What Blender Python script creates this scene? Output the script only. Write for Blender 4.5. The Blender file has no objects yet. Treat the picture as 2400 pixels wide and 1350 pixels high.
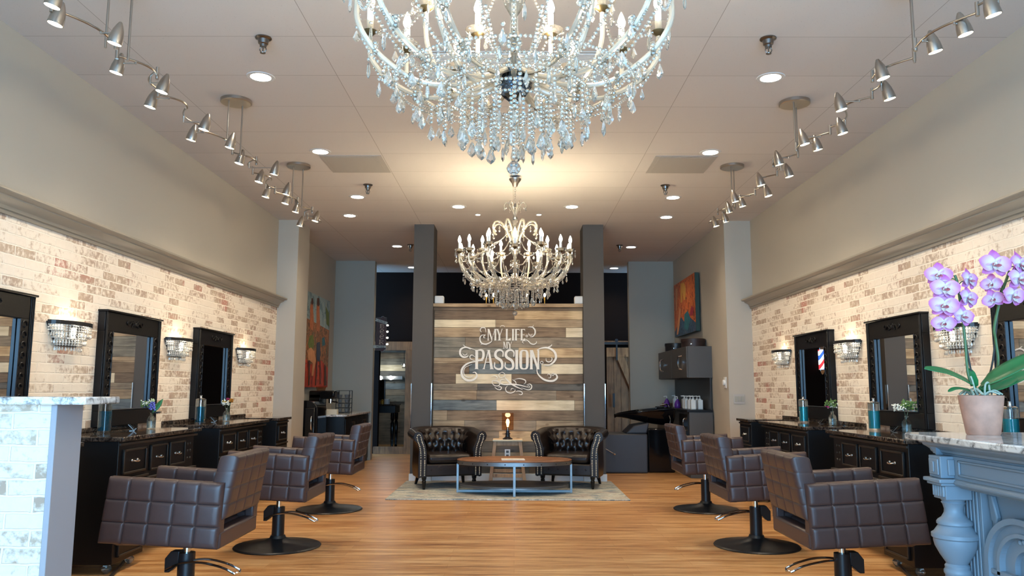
import bpy, math, random
from math import sin, cos, pi, radians, sqrt, atan2, exp
from mathutils import Vector, Matrix
random.seed(7)
C = bpy.context.scene.collection
SC = bpy.context.scene

# ------------------------------------------------------------------ camera
F = 1850.0; CAMZ = 1.17; ROLL = radians(.17)
def make_camera():
    cx, cy = 6/F, -237/F
    c, s = cos(ROLL), sin(ROLL)
    x = c*cx - s*cy; y = s*cx + c*cy
    psi = -math.atan(x); p = -math.atan(y)
    fw = Vector((cos(p)*sin(psi), cos(p)*cos(psi), sin(p)))
    r = Vector((cos(psi), -sin(psi), 0)); u = r.cross(fw)
    R = c*r + s*u; U = -s*r + c*u
    cd = bpy.data.cameras.new('camera'); cd.sensor_width = 36; cd.lens = F/2400*36
    cd.clip_start = .05
    o = bpy.data.objects.new('camera', cd); C.objects.link(o)
    M = Matrix(((R.x, U.x, -fw.x, 0), (R.y, U.y, -fw.y, 0), (R.z, U.z, -fw.z, CAMZ), (0, 0, 0, 1)))
    o.matrix_world = M
    SC.camera = o
    return M.to_3x3()
CAM_M = make_camera()

# ------------------------------------------------------------------ world, daylight, exposure
SC.view_settings.view_transform = 'Standard'
SC.view_settings.look = 'None'
SC.view_settings.exposure = 0.42
SC.view_settings.gamma = 1.0
SC.view_settings.use_curve_mapping = False
SC.cycles.use_denoising = True
SC.cycles.max_bounces = 10
SC.cycles.diffuse_bounces = 4
SC.cycles.glossy_bounces = 5
SC.cycles.transmission_bounces = 8
SC.cycles.transparent_max_bounces = 8
SC.cycles.caustics_reflective = False
SC.cycles.caustics_refractive = False
SC.cycles.sample_clamp_indirect = 6.0
SC.cycles.blur_glossy = 0.5
W_ = bpy.data.worlds.new('sky'); SC.world = W_; W_.use_nodes = True
SKY = (0.30, 0.62, 1.0); SKYS = 12.0
W_.node_tree.nodes['Background'].inputs[0].default_value = (*SKY, 1)
W_.node_tree.nodes['Background'].inputs[1].default_value = SKYS
def light(name, kind, loc, power, color=(1, .86, .68), size=.05, rot=None, parent=None, spot=None, blend=.6):
    l = bpy.data.lights.new(name, kind); l.energy = power; l.color = color
    if kind in ('POINT', 'SPOT'): l.shadow_soft_size = size
    if kind == 'SPOT': l.spot_size = radians(spot or 90); l.spot_blend = blend
    o = bpy.data.objects.new(name, l); C.objects.link(o); o.location = loc
    if rot is not None: o.rotation_euler = rot
    if parent: o.parent = parent
    return o
pl = bpy.data.lights.new('daylight_portal', 'AREA'); pl.shape = 'RECTANGLE'; pl.size = 5.4; pl.size_y = 2.8
pl.cycles.is_portal = True
po = bpy.data.objects.new('daylight_portal', pl); C.objects.link(po); po.location = (0, -1.95, 1.5); po.rotation_euler = (radians(90), 0, 0)
P_DOWN = 36.0; P_TRACK = 10.0; P_CANDLE = .5; P_SCONCE = 1.1
WARM = (1, .80, .56); WARM2 = (1, .83, .62)

# ------------------------------------------------------------------ materials
MATS = {}
def srgb(r, g, b):
    f = lambda c: (c/255/12.92) if c <= 10 else ((c/255+.055)/1.055)**2.4
    return (f(r), f(g), f(b))
def node_mat(name):
    m = bpy.data.materials.new(name); m.use_nodes = True
    nt = m.node_tree; b = nt.nodes['Principled BSDF']
    return m, nt, b
def pbr(name, col, rough=.5, metal=0, trans=0, ior=1.45, emit=None, es=0, noise=0, nscale=20, bump=0, bscale=60, coat=0, spec=None, stretch=None):
    m, nt, b = node_mat(name)
    b.inputs['Base Color'].default_value = (*col, 1)
    b.inputs['Roughness'].default_value = rough
    b.inputs['Metallic'].default_value = metal
    b.inputs['Transmission Weight'].default_value = trans
    b.inputs['IOR'].default_value = ior
    if coat: b.inputs['Coat Weight'].default_value = coat; b.inputs['Coat Roughness'].default_value = .1
    if spec is not None: b.inputs['Specular IOR Level'].default_value = spec
    if emit: b.inputs['Emission Color'].default_value = (*emit, 1); b.inputs['Emission Strength'].default_value = es
    N = nt.nodes.new; L = nt.links.new
    if noise or bump:
        tc = N('ShaderNodeTexCoord'); mp = N('ShaderNodeMapping'); L(tc.outputs['Object'], mp.inputs[0])
        if stretch: mp.inputs['Scale'].default_value = stretch
    if noise:
        n = N('ShaderNodeTexNoise'); n.inputs['Scale'].default_value = nscale; n.inputs['Detail'].default_value = 5
        L(mp.outputs[0], n.inputs['Vector'])
        r = N('ShaderNodeMapRange'); r.inputs['From Min'].default_value = .3; r.inputs['From Max'].default_value = .7
        r.inputs['To Min'].default_value = 1-noise; r.inputs['To Max'].default_value = 1+noise*.6
        L(n.outputs['Fac'], r.inputs['Value'])
        h = N('ShaderNodeHueSaturation'); h.inputs['Color'].default_value = (*col, 1); L(r.outputs[0], h.inputs['Value'])
        L(h.outputs[0], b.inputs['Base Color'])
    if bump:
        n2 = N('ShaderNodeTexNoise'); n2.inputs['Scale'].default_value = bscale; n2.inputs['Detail'].default_value = 3
        L(mp.outputs[0], n2.inputs['Vector'])
        bp = N('ShaderNodeBump'); bp.inputs['Strength'].default_value = bump; bp.inputs['Distance'].default_value = .004
        L(n2.outputs['Fac'], bp.inputs['Height']); L(bp.outputs[0], b.inputs['Normal'])
    MATS[name] = m
    return m
def ramp(nt, stops, interp='LINEAR'):
    r = nt.nodes.new('ShaderNodeValToRGB'); r.color_ramp.interpolation = interp
    while len(r.color_ramp.elements) < len(stops): r.color_ramp.elements.new(.5)
    for e, (p, c) in zip(r.color_ramp.elements, stops):
        e.position = p; e.color = (*c, 1)
    return r

def mat_brick(name, axis='Y', sc=1.0, reds=.10):
    """white-washed brick: courses of 6.2 cm, each brick showing more or less through the wash"""
    m, nt, b = node_mat(name); N = nt.nodes.new; L = nt.links.new
    tc = N('ShaderNodeTexCoord'); sp = N('ShaderNodeSeparateXYZ'); L(tc.outputs['Object'], sp.inputs[0])
    cb = N('ShaderNodeCombineXYZ'); L(sp.outputs[axis], cb.inputs[0]); L(sp.outputs['Z'], cb.inputs[1])
    # slight wobble
    nz = N('ShaderNodeTexNoise'); nz.inputs['Scale'].default_value = 14; L(tc.outputs['Object'], nz.inputs['Vector'])
    wob = N('ShaderNodeVectorMath'); wob.operation = 'MULTIPLY_ADD'
    wob.inputs[1].default_value = (.012, .012, 0); L(nz.outputs['Color'], wob.inputs[0]); L(cb.outputs[0], wob.inputs[2])
    bt = N('ShaderNodeTexBrick'); L(wob.outputs[0], bt.inputs['Vector'])
    bt.inputs['Scale'].default_value = 1; bt.inputs['Brick Width'].default_value = .205*sc; bt.inputs['Row Height'].default_value = .0635*sc
    bt.inputs['Mortar Size'].default_value = .0055; bt.inputs['Mortar Smooth'].default_value = .3
    bt.inputs['Color1'].default_value = (0, 0, 0, 1); bt.inputs['Color2'].default_value = (1, 1, 1, 1); bt.inputs['Mortar'].default_value = (0, 0, 0, 1)
    # wash coverage
    n1 = N('ShaderNodeTexNoise'); n1.inputs['Scale'].default_value = 26; n1.inputs['Detail'].default_value = 6; n1.inputs['Roughness'].default_value = .62
    L(cb.outputs[0], n1.inputs['Vector'])
    n0 = N('ShaderNodeTexNoise'); n0.inputs['Scale'].default_value = 1.5; n0.inputs['Detail'].default_value = 2; L(cb.outputs[0], n0.inputs['Vector'])
    a1 = N('ShaderNodeMath'); a1.operation = 'MULTIPLY_ADD'; a1.inputs[1].default_value = .42
    L(bt.outputs['Color'], a1.inputs[0]); L(n1.outputs['Fac'], a1.inputs[2])
    a2 = N('ShaderNodeMath'); a2.operation = 'MULTIPLY_ADD'; a2.inputs[1].default_value = .34
    L(n0.outputs['Fac'], a2.inputs[0]); L(a1.outputs[0], a2.inputs[2])
    cov = N('ShaderNodeMapRange'); cov.inputs['From Min'].default_value = .88; cov.inputs['From Max'].default_value = 1.06; cov.inputs['To Max'].default_value = .85
    L(a2.outputs[0], cov.inputs['Value'])
    inv = N('ShaderNodeMath'); inv.operation = 'SUBTRACT'; inv.inputs[0].default_value = 1; L(bt.outputs['Fac'], inv.inputs[1])
    cm = N('ShaderNodeMath'); cm.operation = 'MULTIPLY'; L(cov.outputs[0], cm.inputs[0]); L(inv.outputs[0], cm.inputs[1])
    # brick colours
    n3 = N('ShaderNodeTexNoise'); n3.inputs['Scale'].default_value = 3.2; n3.inputs['Detail'].default_value = 1; L(cb.outputs[0], n3.inputs['Vector'])
    mx = N('ShaderNodeMath'); mx.operation = 'MULTIPLY_ADD'; mx.inputs[1].default_value = .35; L(bt.outputs['Color'], mx.inputs[0]); L(n3.outputs['Fac'], mx.inputs[2])
    rc = ramp(nt, [(.0, srgb(180, 164, 144)), (.60, srgb(176, 154, 130)), (.85, srgb(160, 134, 114)), (.93, srgb(160, 118, 100)), (.99, srgb(168, 100, 84))])
    L(mx.outputs[0], rc.inputs[0])
    wash = N('ShaderNodeMixRGB'); wash.inputs[1].default_value = (*srgb(236, 226, 210), 1); wash.inputs[2].default_value = (*srgb(222, 208, 190), 1)
    wf = N('ShaderNodeMath'); wf.operation = 'MULTIPLY'; L(n1.outputs['Fac'], wf.inputs[0]); L(inv.outputs[0], wf.inputs[1]); L(wf.outputs[0], wash.inputs[0])
    mix = N('ShaderNodeMixRGB'); L(cm.outputs[0], mix.inputs[0]); L(wash.outputs[0], mix.inputs[1]); L(rc.outputs[0], mix.inputs[2])
    L(mix.outputs[0], b.inputs['Base Color']); b.inputs['Roughness'].default_value = .85
    hh = N('ShaderNodeMath'); hh.operation = 'MULTIPLY_ADD'; hh.inputs[1].default_value = .25; L(n1.outputs['Fac'], hh.inputs[0]); L(inv.outputs[0], hh.inputs[2])
    bp = N('ShaderNodeBump'); bp.inputs['Strength'].default_value = .7; bp.inputs['Distance'].default_value = .006
    L(hh.outputs[0], bp.inputs['Height']); L(bp.outputs[0], b.inputs['Normal'])
    return m

def mat_floor():
    m, nt, b = node_mat('bamboo_floor'); N = nt.nodes.new; L = nt.links.new
    tc = N('ShaderNodeTexCoord')
    bt = N('ShaderNodeTexBrick'); L(tc.outputs['Object'], bt.inputs['Vector'])
    bt.inputs['Scale'].default_value = 1; bt.inputs['Brick Width'].default_value = 1.2; bt.inputs['Row Height'].default_value = .128
    bt.inputs['Mortar Size'].default_value = .0012; bt.inputs['Mortar Smooth'].default_value = .6; bt.offset = .37
    bt.inputs['Color1'].default_value = (.30, .30, .30, 1); bt.inputs['Color2'].default_value = (.7, .7, .7, 1); bt.inputs['Mortar'].default_value = (.2, .2, .2, 1)
    mp = N('ShaderNodeMapping'); mp.inputs['Scale'].default_value = (1.6, 42, 1); L(tc.outputs['Object'], mp.inputs[0])
    n1 = N('ShaderNodeTexNoise'); n1.inputs['Scale'].default_value = 1.6; n1.inputs['Detail'].default_value = 6; n1.inputs['Roughness'].default_value = .6
    L(mp.outputs[0], n1.inputs['Vector'])
    mp2 = N('ShaderNodeMapping'); mp2.inputs['Scale'].default_value = (.7, 9, 1); L(tc.outputs['Object'], mp2.inputs[0])
    n2 = N('ShaderNodeTexNoise'); n2.inputs['Scale'].default_value = 1.4; n2.inputs['Detail'].default_value = 3; L(mp2.outputs[0], n2.inputs['Vector'])
    a = N('ShaderNodeMath'); a.operation = 'MULTIPLY_ADD'; a.inputs[1].default_value = .22; L(bt.outputs['Color'], a.inputs[0]); L(n1.outputs['Fac'], a.inputs[2])
    a2 = N('ShaderNodeMath'); a2.operation = 'MULTIPLY_ADD'; a2.inputs[1].default_value = .5; L(n2.outputs['Fac'], a2.inputs[0]); L(a.outputs[0], a2.inputs[2])
    r = ramp(nt, [(.58, srgb(112, 68, 36)), (.74, srgb(160, 106, 60)), (.84, srgb(188, 134, 80)), (1.0, srgb(222, 178, 124))])
    L(a2.outputs[0], r.inputs[0])
    dk = N('ShaderNodeMixRGB'); dk.blend_type = 'MULTIPLY'; dk.inputs[2].default_value = (.78, .70, .62, 1)
    L(bt.outputs['Fac'], dk.inputs[0]); L(r.outputs[0], dk.inputs[1]); L(dk.outputs[0], b.inputs['Base Color'])
    rr = N('ShaderNodeMapRange'); rr.inputs['To Min'].default_value = .30; rr.inputs['To Max'].default_value = .42; L(n1.outputs['Fac'], rr.inputs['Value'])
    L(rr.outputs[0], b.inputs['Roughness'])
    bp = N('ShaderNodeBump'); bp.inputs['Strength'].default_value = .12; bp.inputs['Distance'].default_value = .002
    L(n1.outputs['Fac'], bp.inputs['Height']); L(bp.outputs[0], b.inputs['Normal'])
    return m

def mat_ceiling():
    m, nt, b = node_mat('ceiling_tile'); N = nt.nodes.new; L = nt.links.new
    tc = N('ShaderNodeTexCoord'); mp = N('ShaderNodeMapping'); mp.inputs['Location'].default_value = (-1.22*.0+.02, -.37, 0); L(tc.outputs['Object'], mp.inputs[0])
    bt = N('ShaderNodeTexBrick'); L(mp.outputs[0], bt.inputs['Vector']); bt.offset = 0; bt.squash = 1
    bt.inputs['Scale'].default_value = 1; bt.inputs['Brick Width'].default_value = 1.22; bt.inputs['Row Height'].default_value = .61
    bt.inputs['Mortar Size'].default_value = .0022; bt.inputs['Mortar Smooth'].default_value = .2
    c = srgb(214, 208, 203)
    bt.inputs['Color1'].default_value = (*c, 1); bt.inputs['Color2'].default_value = (*srgb(209, 203, 198), 1); bt.inputs['Mortar'].default_value = (*srgb(158, 150, 142), 1)
    n = N('ShaderNodeTexNoise'); n.inputs['Scale'].default_value = 140; n.inputs['Detail'].default_value = 3; L(tc.outputs['Object'], n.inputs['Vector'])
    r = ramp(nt, [(.24, (.45, .45, .45)), (.33, (1, 1, 1))]); L(n.outputs['Fac'], r.inputs[0])
    mx = N('ShaderNodeMixRGB'); mx.blend_type = 'MULTIPLY'; mx.inputs[0].default_value = .8
    L(bt.outputs['Color'], mx.inputs[1]); L(r.outputs[0], mx.inputs[2]); L(mx.outputs[0], b.inputs['Base Color'])
    b.inputs['Roughness'].default_value = .9
    return m

def mat_wood(name, c1, c2, axis=0, knots=True, rough=.75, sc=1.0):
    m, nt, b = node_mat(name); N = nt.nodes.new; L = nt.links.new
    tc = N('ShaderNodeTexCoord'); mp = N('ShaderNodeMapping')
    s = [26*sc, 26*sc, 26*sc]; s[axis] = 2.2*sc; mp.inputs['Scale'].default_value = s; L(tc.outputs['Object'], mp.inputs[0])
    n = N('ShaderNodeTexNoise'); n.inputs['Scale'].default_value = 1.3; n.inputs['Detail'].default_value = 7; n.inputs['Roughness'].default_value = .65; n.inputs['Distortion'].default_value = .5
    L(mp.outputs[0], n.inputs['Vector'])
    n2 = N('ShaderNodeTexNoise'); n2.inputs['Scale'].default_value = 3.5; n2.inputs['Detail'].default_value = 2; L(tc.outputs['Object'], n2.inputs['Vector'])
    a = N('ShaderNodeMath'); a.operation = 'MULTIPLY_ADD'; a.inputs[1].default_value = .7; L(n2.outputs['Fac'], a.inputs[0]); L(n.outputs['Fac'], a.inputs[2])
    r = ramp(nt, [(.62, c1), (1.0, c2)]); L(a.outputs[0], r.inputs[0])
    out = r.outputs[0]
    if knots:
        v = N('ShaderNodeTexVoronoi'); v.inputs['Scale'].default_value = 4.2
        mp2 = N('ShaderNodeMapping'); s2 = [1.6, 1.6, 1.6]; s2[axis] = .9; mp2.inputs['Scale'].default_value = s2; L(tc.outputs['Object'], mp2.inputs[0]); L(mp2.outputs[0], v.inputs['Vector'])
        rk = ramp(nt, [(.0, (.25, .2, .16)), (.09, (.6, .55, .5)), (.14, (1, 1, 1))]); L(v.outputs['Distance'], rk.inputs[0])
        mx = N('ShaderNodeMixRGB'); mx.blend_type = 'MULTIPLY'; mx.inputs[0].default_value = .85; L(out, mx.inputs[1]); L(rk.outputs[0], mx.inputs[2]); out = mx.outputs[0]
    L(out, b.inputs['Base Color']); b.inputs['Roughness'].default_value = rough
    bp = N('ShaderNodeBump'); bp.inputs['Strength'].default_value = .3; bp.inputs['Distance'].default_value = .003
    L(n.outputs['Fac'], bp.inputs['Height']); L(bp.outputs[0], b.inputs['Normal'])
    MATS[name] = m
    return m

def mat_granite(name, light_, mid, dark, rough=.12, scale=22, dark_at=.36):
    m, nt, b = node_mat(name); N = nt.nodes.new; L = nt.links.new
    tc = N('ShaderNodeTexCoord')
    n = N('ShaderNodeTexNoise'); n.inputs['Scale'].default_value = scale; n.inputs['Detail'].default_value = 8; n.inputs['Roughness'].default_value = .7; n.inputs['Distortion'].default_value = 1.2
    L(tc.outputs['Object'], n.inputs['Vector'])
    r = ramp(nt, [(dark_at-.06, dark), (dark_at+.04, mid), (dark_at+.14, light_), (.9, light_)]); L(n.outputs['Fac'], r.inputs[0])
    L(r.outputs[0], b.inputs['Base Color']); b.inputs['Roughness'].default_value = rough
    MATS[name] = m
    return m

def mat_rug():
    m, nt, b = node_mat('faded_rug'); N = nt.nodes.new; L = nt.links.new
    tc = N('ShaderNodeTexCoord'); mp = N('ShaderNodeMapping'); mp.inputs['Scale'].default_value = (1.6, 5, 1); L(tc.outputs['Object'], mp.inputs[0])
    n = N('ShaderNodeTexNoise'); n.inputs['Scale'].default_value = 2.6; n.inputs['Detail'].default_value = 9; n.inputs['Roughness'].default_value = .75; L(mp.outputs[0], n.inputs['Vector'])
    r = ramp(nt, [(.28, srgb(74, 92, 120)), (.40, srgb(118, 136, 150)), (.46, srgb(140, 146, 138)), (.52, srgb(206, 204, 192)), (.57, srgb(168, 160, 138)), (.62, srgb(220, 220, 214)), (.72, srgb(100, 122, 142))])
    L(n.outputs['Fac'], r.inputs[0])
    n2 = N('ShaderNodeTexNoise'); n2.inputs['Scale'].default_value = 3; n2.inputs['Detail'].default_value = 4; L(tc.outputs['Object'], n2.inputs['Vector'])
    r2 = ramp(nt, [(.52, (0, 0, 0)), (.75, (.5, .5, .5))]); L(n2.outputs['Fac'], r2.inputs[0])
    mx = N('ShaderNodeMixRGB'); mx.inputs[2].default_value = (*srgb(168, 120, 96), 1); L(r2.outputs[0], mx.inputs[0]); L(r.outputs[0], mx.inputs[1])
    L(mx.outputs[0], b.inputs['Base Color']); b.inputs['Roughness'].default_value = .95
    return m

def mat_painting(name, stops, sx, sz, seed):
    m, nt, b = node_mat(name); N = nt.nodes.new; L = nt.links.new
    tc = N('ShaderNodeTexCoord'); mp = N('ShaderNodeMapping'); mp.inputs['Scale'].default_value = (1, sx, sz); mp.inputs['Location'].default_value = (seed, seed*2, 0)
    L(tc.outputs['Object'], mp.inputs[0])
    n = N('ShaderNodeTexNoise'); n.inputs['Scale'].default_value = 1.0; n.inputs['Detail'].default_value = 5; n.inputs['Roughness'].default_value = .62; n.inputs['Distortion'].default_value = 1.4
    L(mp.outputs[0], n.inputs['Vector'])
    r = ramp(nt, stops, 'CONSTANT'); L(n.outputs['Fac'], r.inputs[0]); L(r.outputs[0], b.inputs['Base Color']); b.inputs['Roughness'].default_value = .5
    MATS[name] = m
    return m

def mat_glass(name, col=(1, 1, 1), rough=0, body=.0, ior=1.5, bodycol=None, thin=.0):
    """clear glass with a little milky body"""
    m, nt, b = node_mat(name); N = nt.nodes.new; L = nt.links.new
    b.inputs['Base Color'].default_value = (*col, 1); b.inputs['Roughness'].default_value = rough
    b.inputs['Transmission Weight'].default_value = 1-body; b.inputs['IOR'].default_value = ior
    if thin:
        t = N('ShaderNodeBsdfTransparent'); t.inputs[0].default_value = (*col, 1)
        mx = N('ShaderNodeMixShader'); mx.inputs[0].default_value = thin
        L(b.outputs[0], mx.inputs[1]); L(t.outputs[0], mx.inputs[2]); L(mx.outputs[0], nt.nodes['Material Output'].inputs[0])
    MATS[name] = m
    return m

M_brick = mat_brick('whitewashed_brick', 'Y'); M_brickx = mat_brick('whitewashed_brick_front', 'X', 1.0)
M_floor = mat_floor(); M_ceil = mat_ceiling(); M_rug = mat_rug()
M_wall = pbr('greige_wall_paint', srgb(182, 174, 160), .8, bump=.08, bscale=300)
M_wallgrey = pbr('grey_wall_paint', srgb(162, 160, 149), .8, bump=.08, bscale=300)
M_darkwall = pbr('black_wall_paint', srgb(24, 19, 18), .9, spec=.08)
M_colgrey = pbr('charcoal_wall_paint', srgb(78, 75, 72), .75, bump=.08, bscale=300)
M_cornice = pbr('taupe_trim_paint', srgb(150, 142, 128), .38)
M_white = pbr('white_trim_paint', srgb(214, 214, 212), .5)
M_frame = pbr('dark_window_frame', srgb(60, 60, 62), .4)
M_nickel = pbr('brushed_nickel', srgb(176, 170, 162), .28, metal=1, bump=.05, bscale=200)
M_chrome = pbr('chrome', (.85, .85, .87), .07, metal=1)
M_sprk = pbr('sprinkler_metal', srgb(120, 116, 112), .3, metal=1)
M_bulb = pbr('lit_bulb', (1, 1, 1), .5, emit=(1, .88, .66), es=28)
M_candle = pbr('lit_candle_bulb', (1, 1, 1), .5, emit=(1, .85, .58), es=140)
M_downl = pbr('lit_downlight', (1, 1, 1), .5, emit=(1, .90, .74), es=14)
M_leather = pbr('brown_vinyl', srgb(72, 56, 54), .34, noise=.05, nscale=40, bump=.12, bscale=400, spec=.5)
M_black = pbr('satin_black', srgb(26, 26, 28), .35)
M_blackwood = pbr('black_painted_wood', srgb(15, 14, 15), .36, bump=.05, bscale=80, spec=.35)
M_rub = pbr('rubbed_edge_wood', srgb(44, 38, 33), .42)
M_gloss = pbr('gloss_black', srgb(12, 12, 14), .08)
M_mirror = pbr('mirror_glass', (.86, .87, .88), .012, metal=1)
M_oxleather = pbr('black_brown_leather', srgb(34, 25, 21), .27, noise=.15, nscale=12, bump=.1, bscale=160)
M_nail = pbr('nailhead', srgb(236, 222, 196), .38, metal=.5)
M_tin = pbr('galvanised_metal', srgb(122, 128, 130), .38, metal=.85, noise=.12, nscale=9)
M_grwhite = mat_granite('white_granite', srgb(232, 230, 226), srgb(168, 164, 160), srgb(58, 58, 64), .08, 17, .40)
M_grdark = mat_granite('dark_granite', srgb(96, 84, 72), srgb(58, 48, 42), srgb(20, 18, 18), .07, 30, .46)
M_mantel = pbr('blue_grey_mantel_paint', srgb(116, 128, 138), .42)
M_terra = pbr('terracotta', srgb(182, 134, 112), .7, noise=.22, nscale=22, bump=.15, bscale=70)
M_leaf = pbr('orchid_leaf', srgb(34, 104, 56), .35, noise=.1, nscale=20)
M_leaf2 = pbr('small_leaf', srgb(92, 120, 62), .55)
M_stem = pbr('green_stem', srgb(70, 96, 56), .5)
M_stake = pbr('dark_stake', srgb(36, 34, 30), .6)
M_root = pbr('aerial_root', srgb(156, 162, 142), .6)
M_crys = mat_glass('crystal', (1, .95, .84), .0, .10, 1.55)
M_crys2 = mat_glass('lit_crystal_drops', (1, .95, .84), .05, .45, 1.5)
M_crysarm = mat_glass('crystal_arm', (1, .90, .72), .08, .28, 1.5)
M_glass = mat_glass('clear_glass', (.97, 1, 1), 0, 0, 1.45, thin=.6)
M_bluef = mat_glass('blue_liquid', (.015, .17, .27), .02, .45, 1.33)
M_amber = mat_glass('smoked_amber_glass', (.82, .64, .50), .0, .04, 1.2, thin=.9)
M_turq = mat_glass('turquoise_liquid', (.03, .60, .72), .02, .55, 1.33)
M_bronze = pbr('aged_bronze', srgb(96, 84, 60), .4, metal=.8)
M_mercury = pbr('dark_mirrored_glass', srgb(92, 104, 120), .08, metal=1)
M_letter = pbr('white_lettering_paint', srgb(232, 226, 214), .7, noise=.08, nscale=60)
M_ivory = pbr('ivory_plastic', srgb(226, 224, 218), .45)
M_grill = pbr('grille_white', srgb(176, 172, 166), .6)
M_purple = pbr('purple_bottle', srgb(88, 44, 130), .25)
M_paper = pbr('printed_paper', srgb(222, 214, 200), .6, noise=.2, nscale=30)
M_brown = pbr('brown_leatherette', srgb(52, 36, 32), .5)
M_greylam = pbr('charcoal_laminate', srgb(74, 72, 70), .5)
M_yel = pbr('brass_yellow', srgb(200, 150, 60), .3, metal=.7)
M_jute = pbr('cream_box', srgb(214, 204, 180), .7)
WD = {
 'dk': mat_wood('pallet_dark_brown', srgb(72, 58, 46), srgb(122, 102, 82)),
 'br': mat_wood('pallet_brown', srgb(88, 71, 54), srgb(142, 119, 94)),
 'tan': mat_wood('pallet_tan', srgb(124, 103, 80), srgb(180, 156, 124)),
 'lt': mat_wood('pallet_golden', srgb(150, 120, 86), srgb(212, 184, 142)),
 'cr': mat_wood('pallet_cream', srgb(190, 170, 136), srgb(230, 214, 182), knots=False),
 'gb': mat_wood('pallet_grey_brown', srgb(100, 88, 74), srgb(152, 136, 114)),
 'gr': mat_wood('pallet_grey', srgb(92, 88, 78), srgb(146, 138, 122)),
 'bg': mat_wood('pallet_blue_grey', srgb(74, 82, 86), srgb(124, 130, 128)),
 'dg': mat_wood('pallet_dark_grey', srgb(64, 62, 58), srgb(104, 98, 90)),
}
M_barn = mat_wood('barn_door_wood', srgb(84, 58, 38), srgb(132, 96, 64), axis=2)
M_barnx = mat_wood('barn_brace_wood', srgb(110, 78, 50), srgb(160, 120, 80), axis=2)
M_tabletop = mat_wood('warm_table_wood', srgb(108, 68, 44), srgb(150, 102, 68), rough=.45, sc=.8)
M_stool = mat_wood('stool_wood', srgb(146, 102, 66), srgb(186, 142, 98), axis=2, rough=.55)

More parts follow.
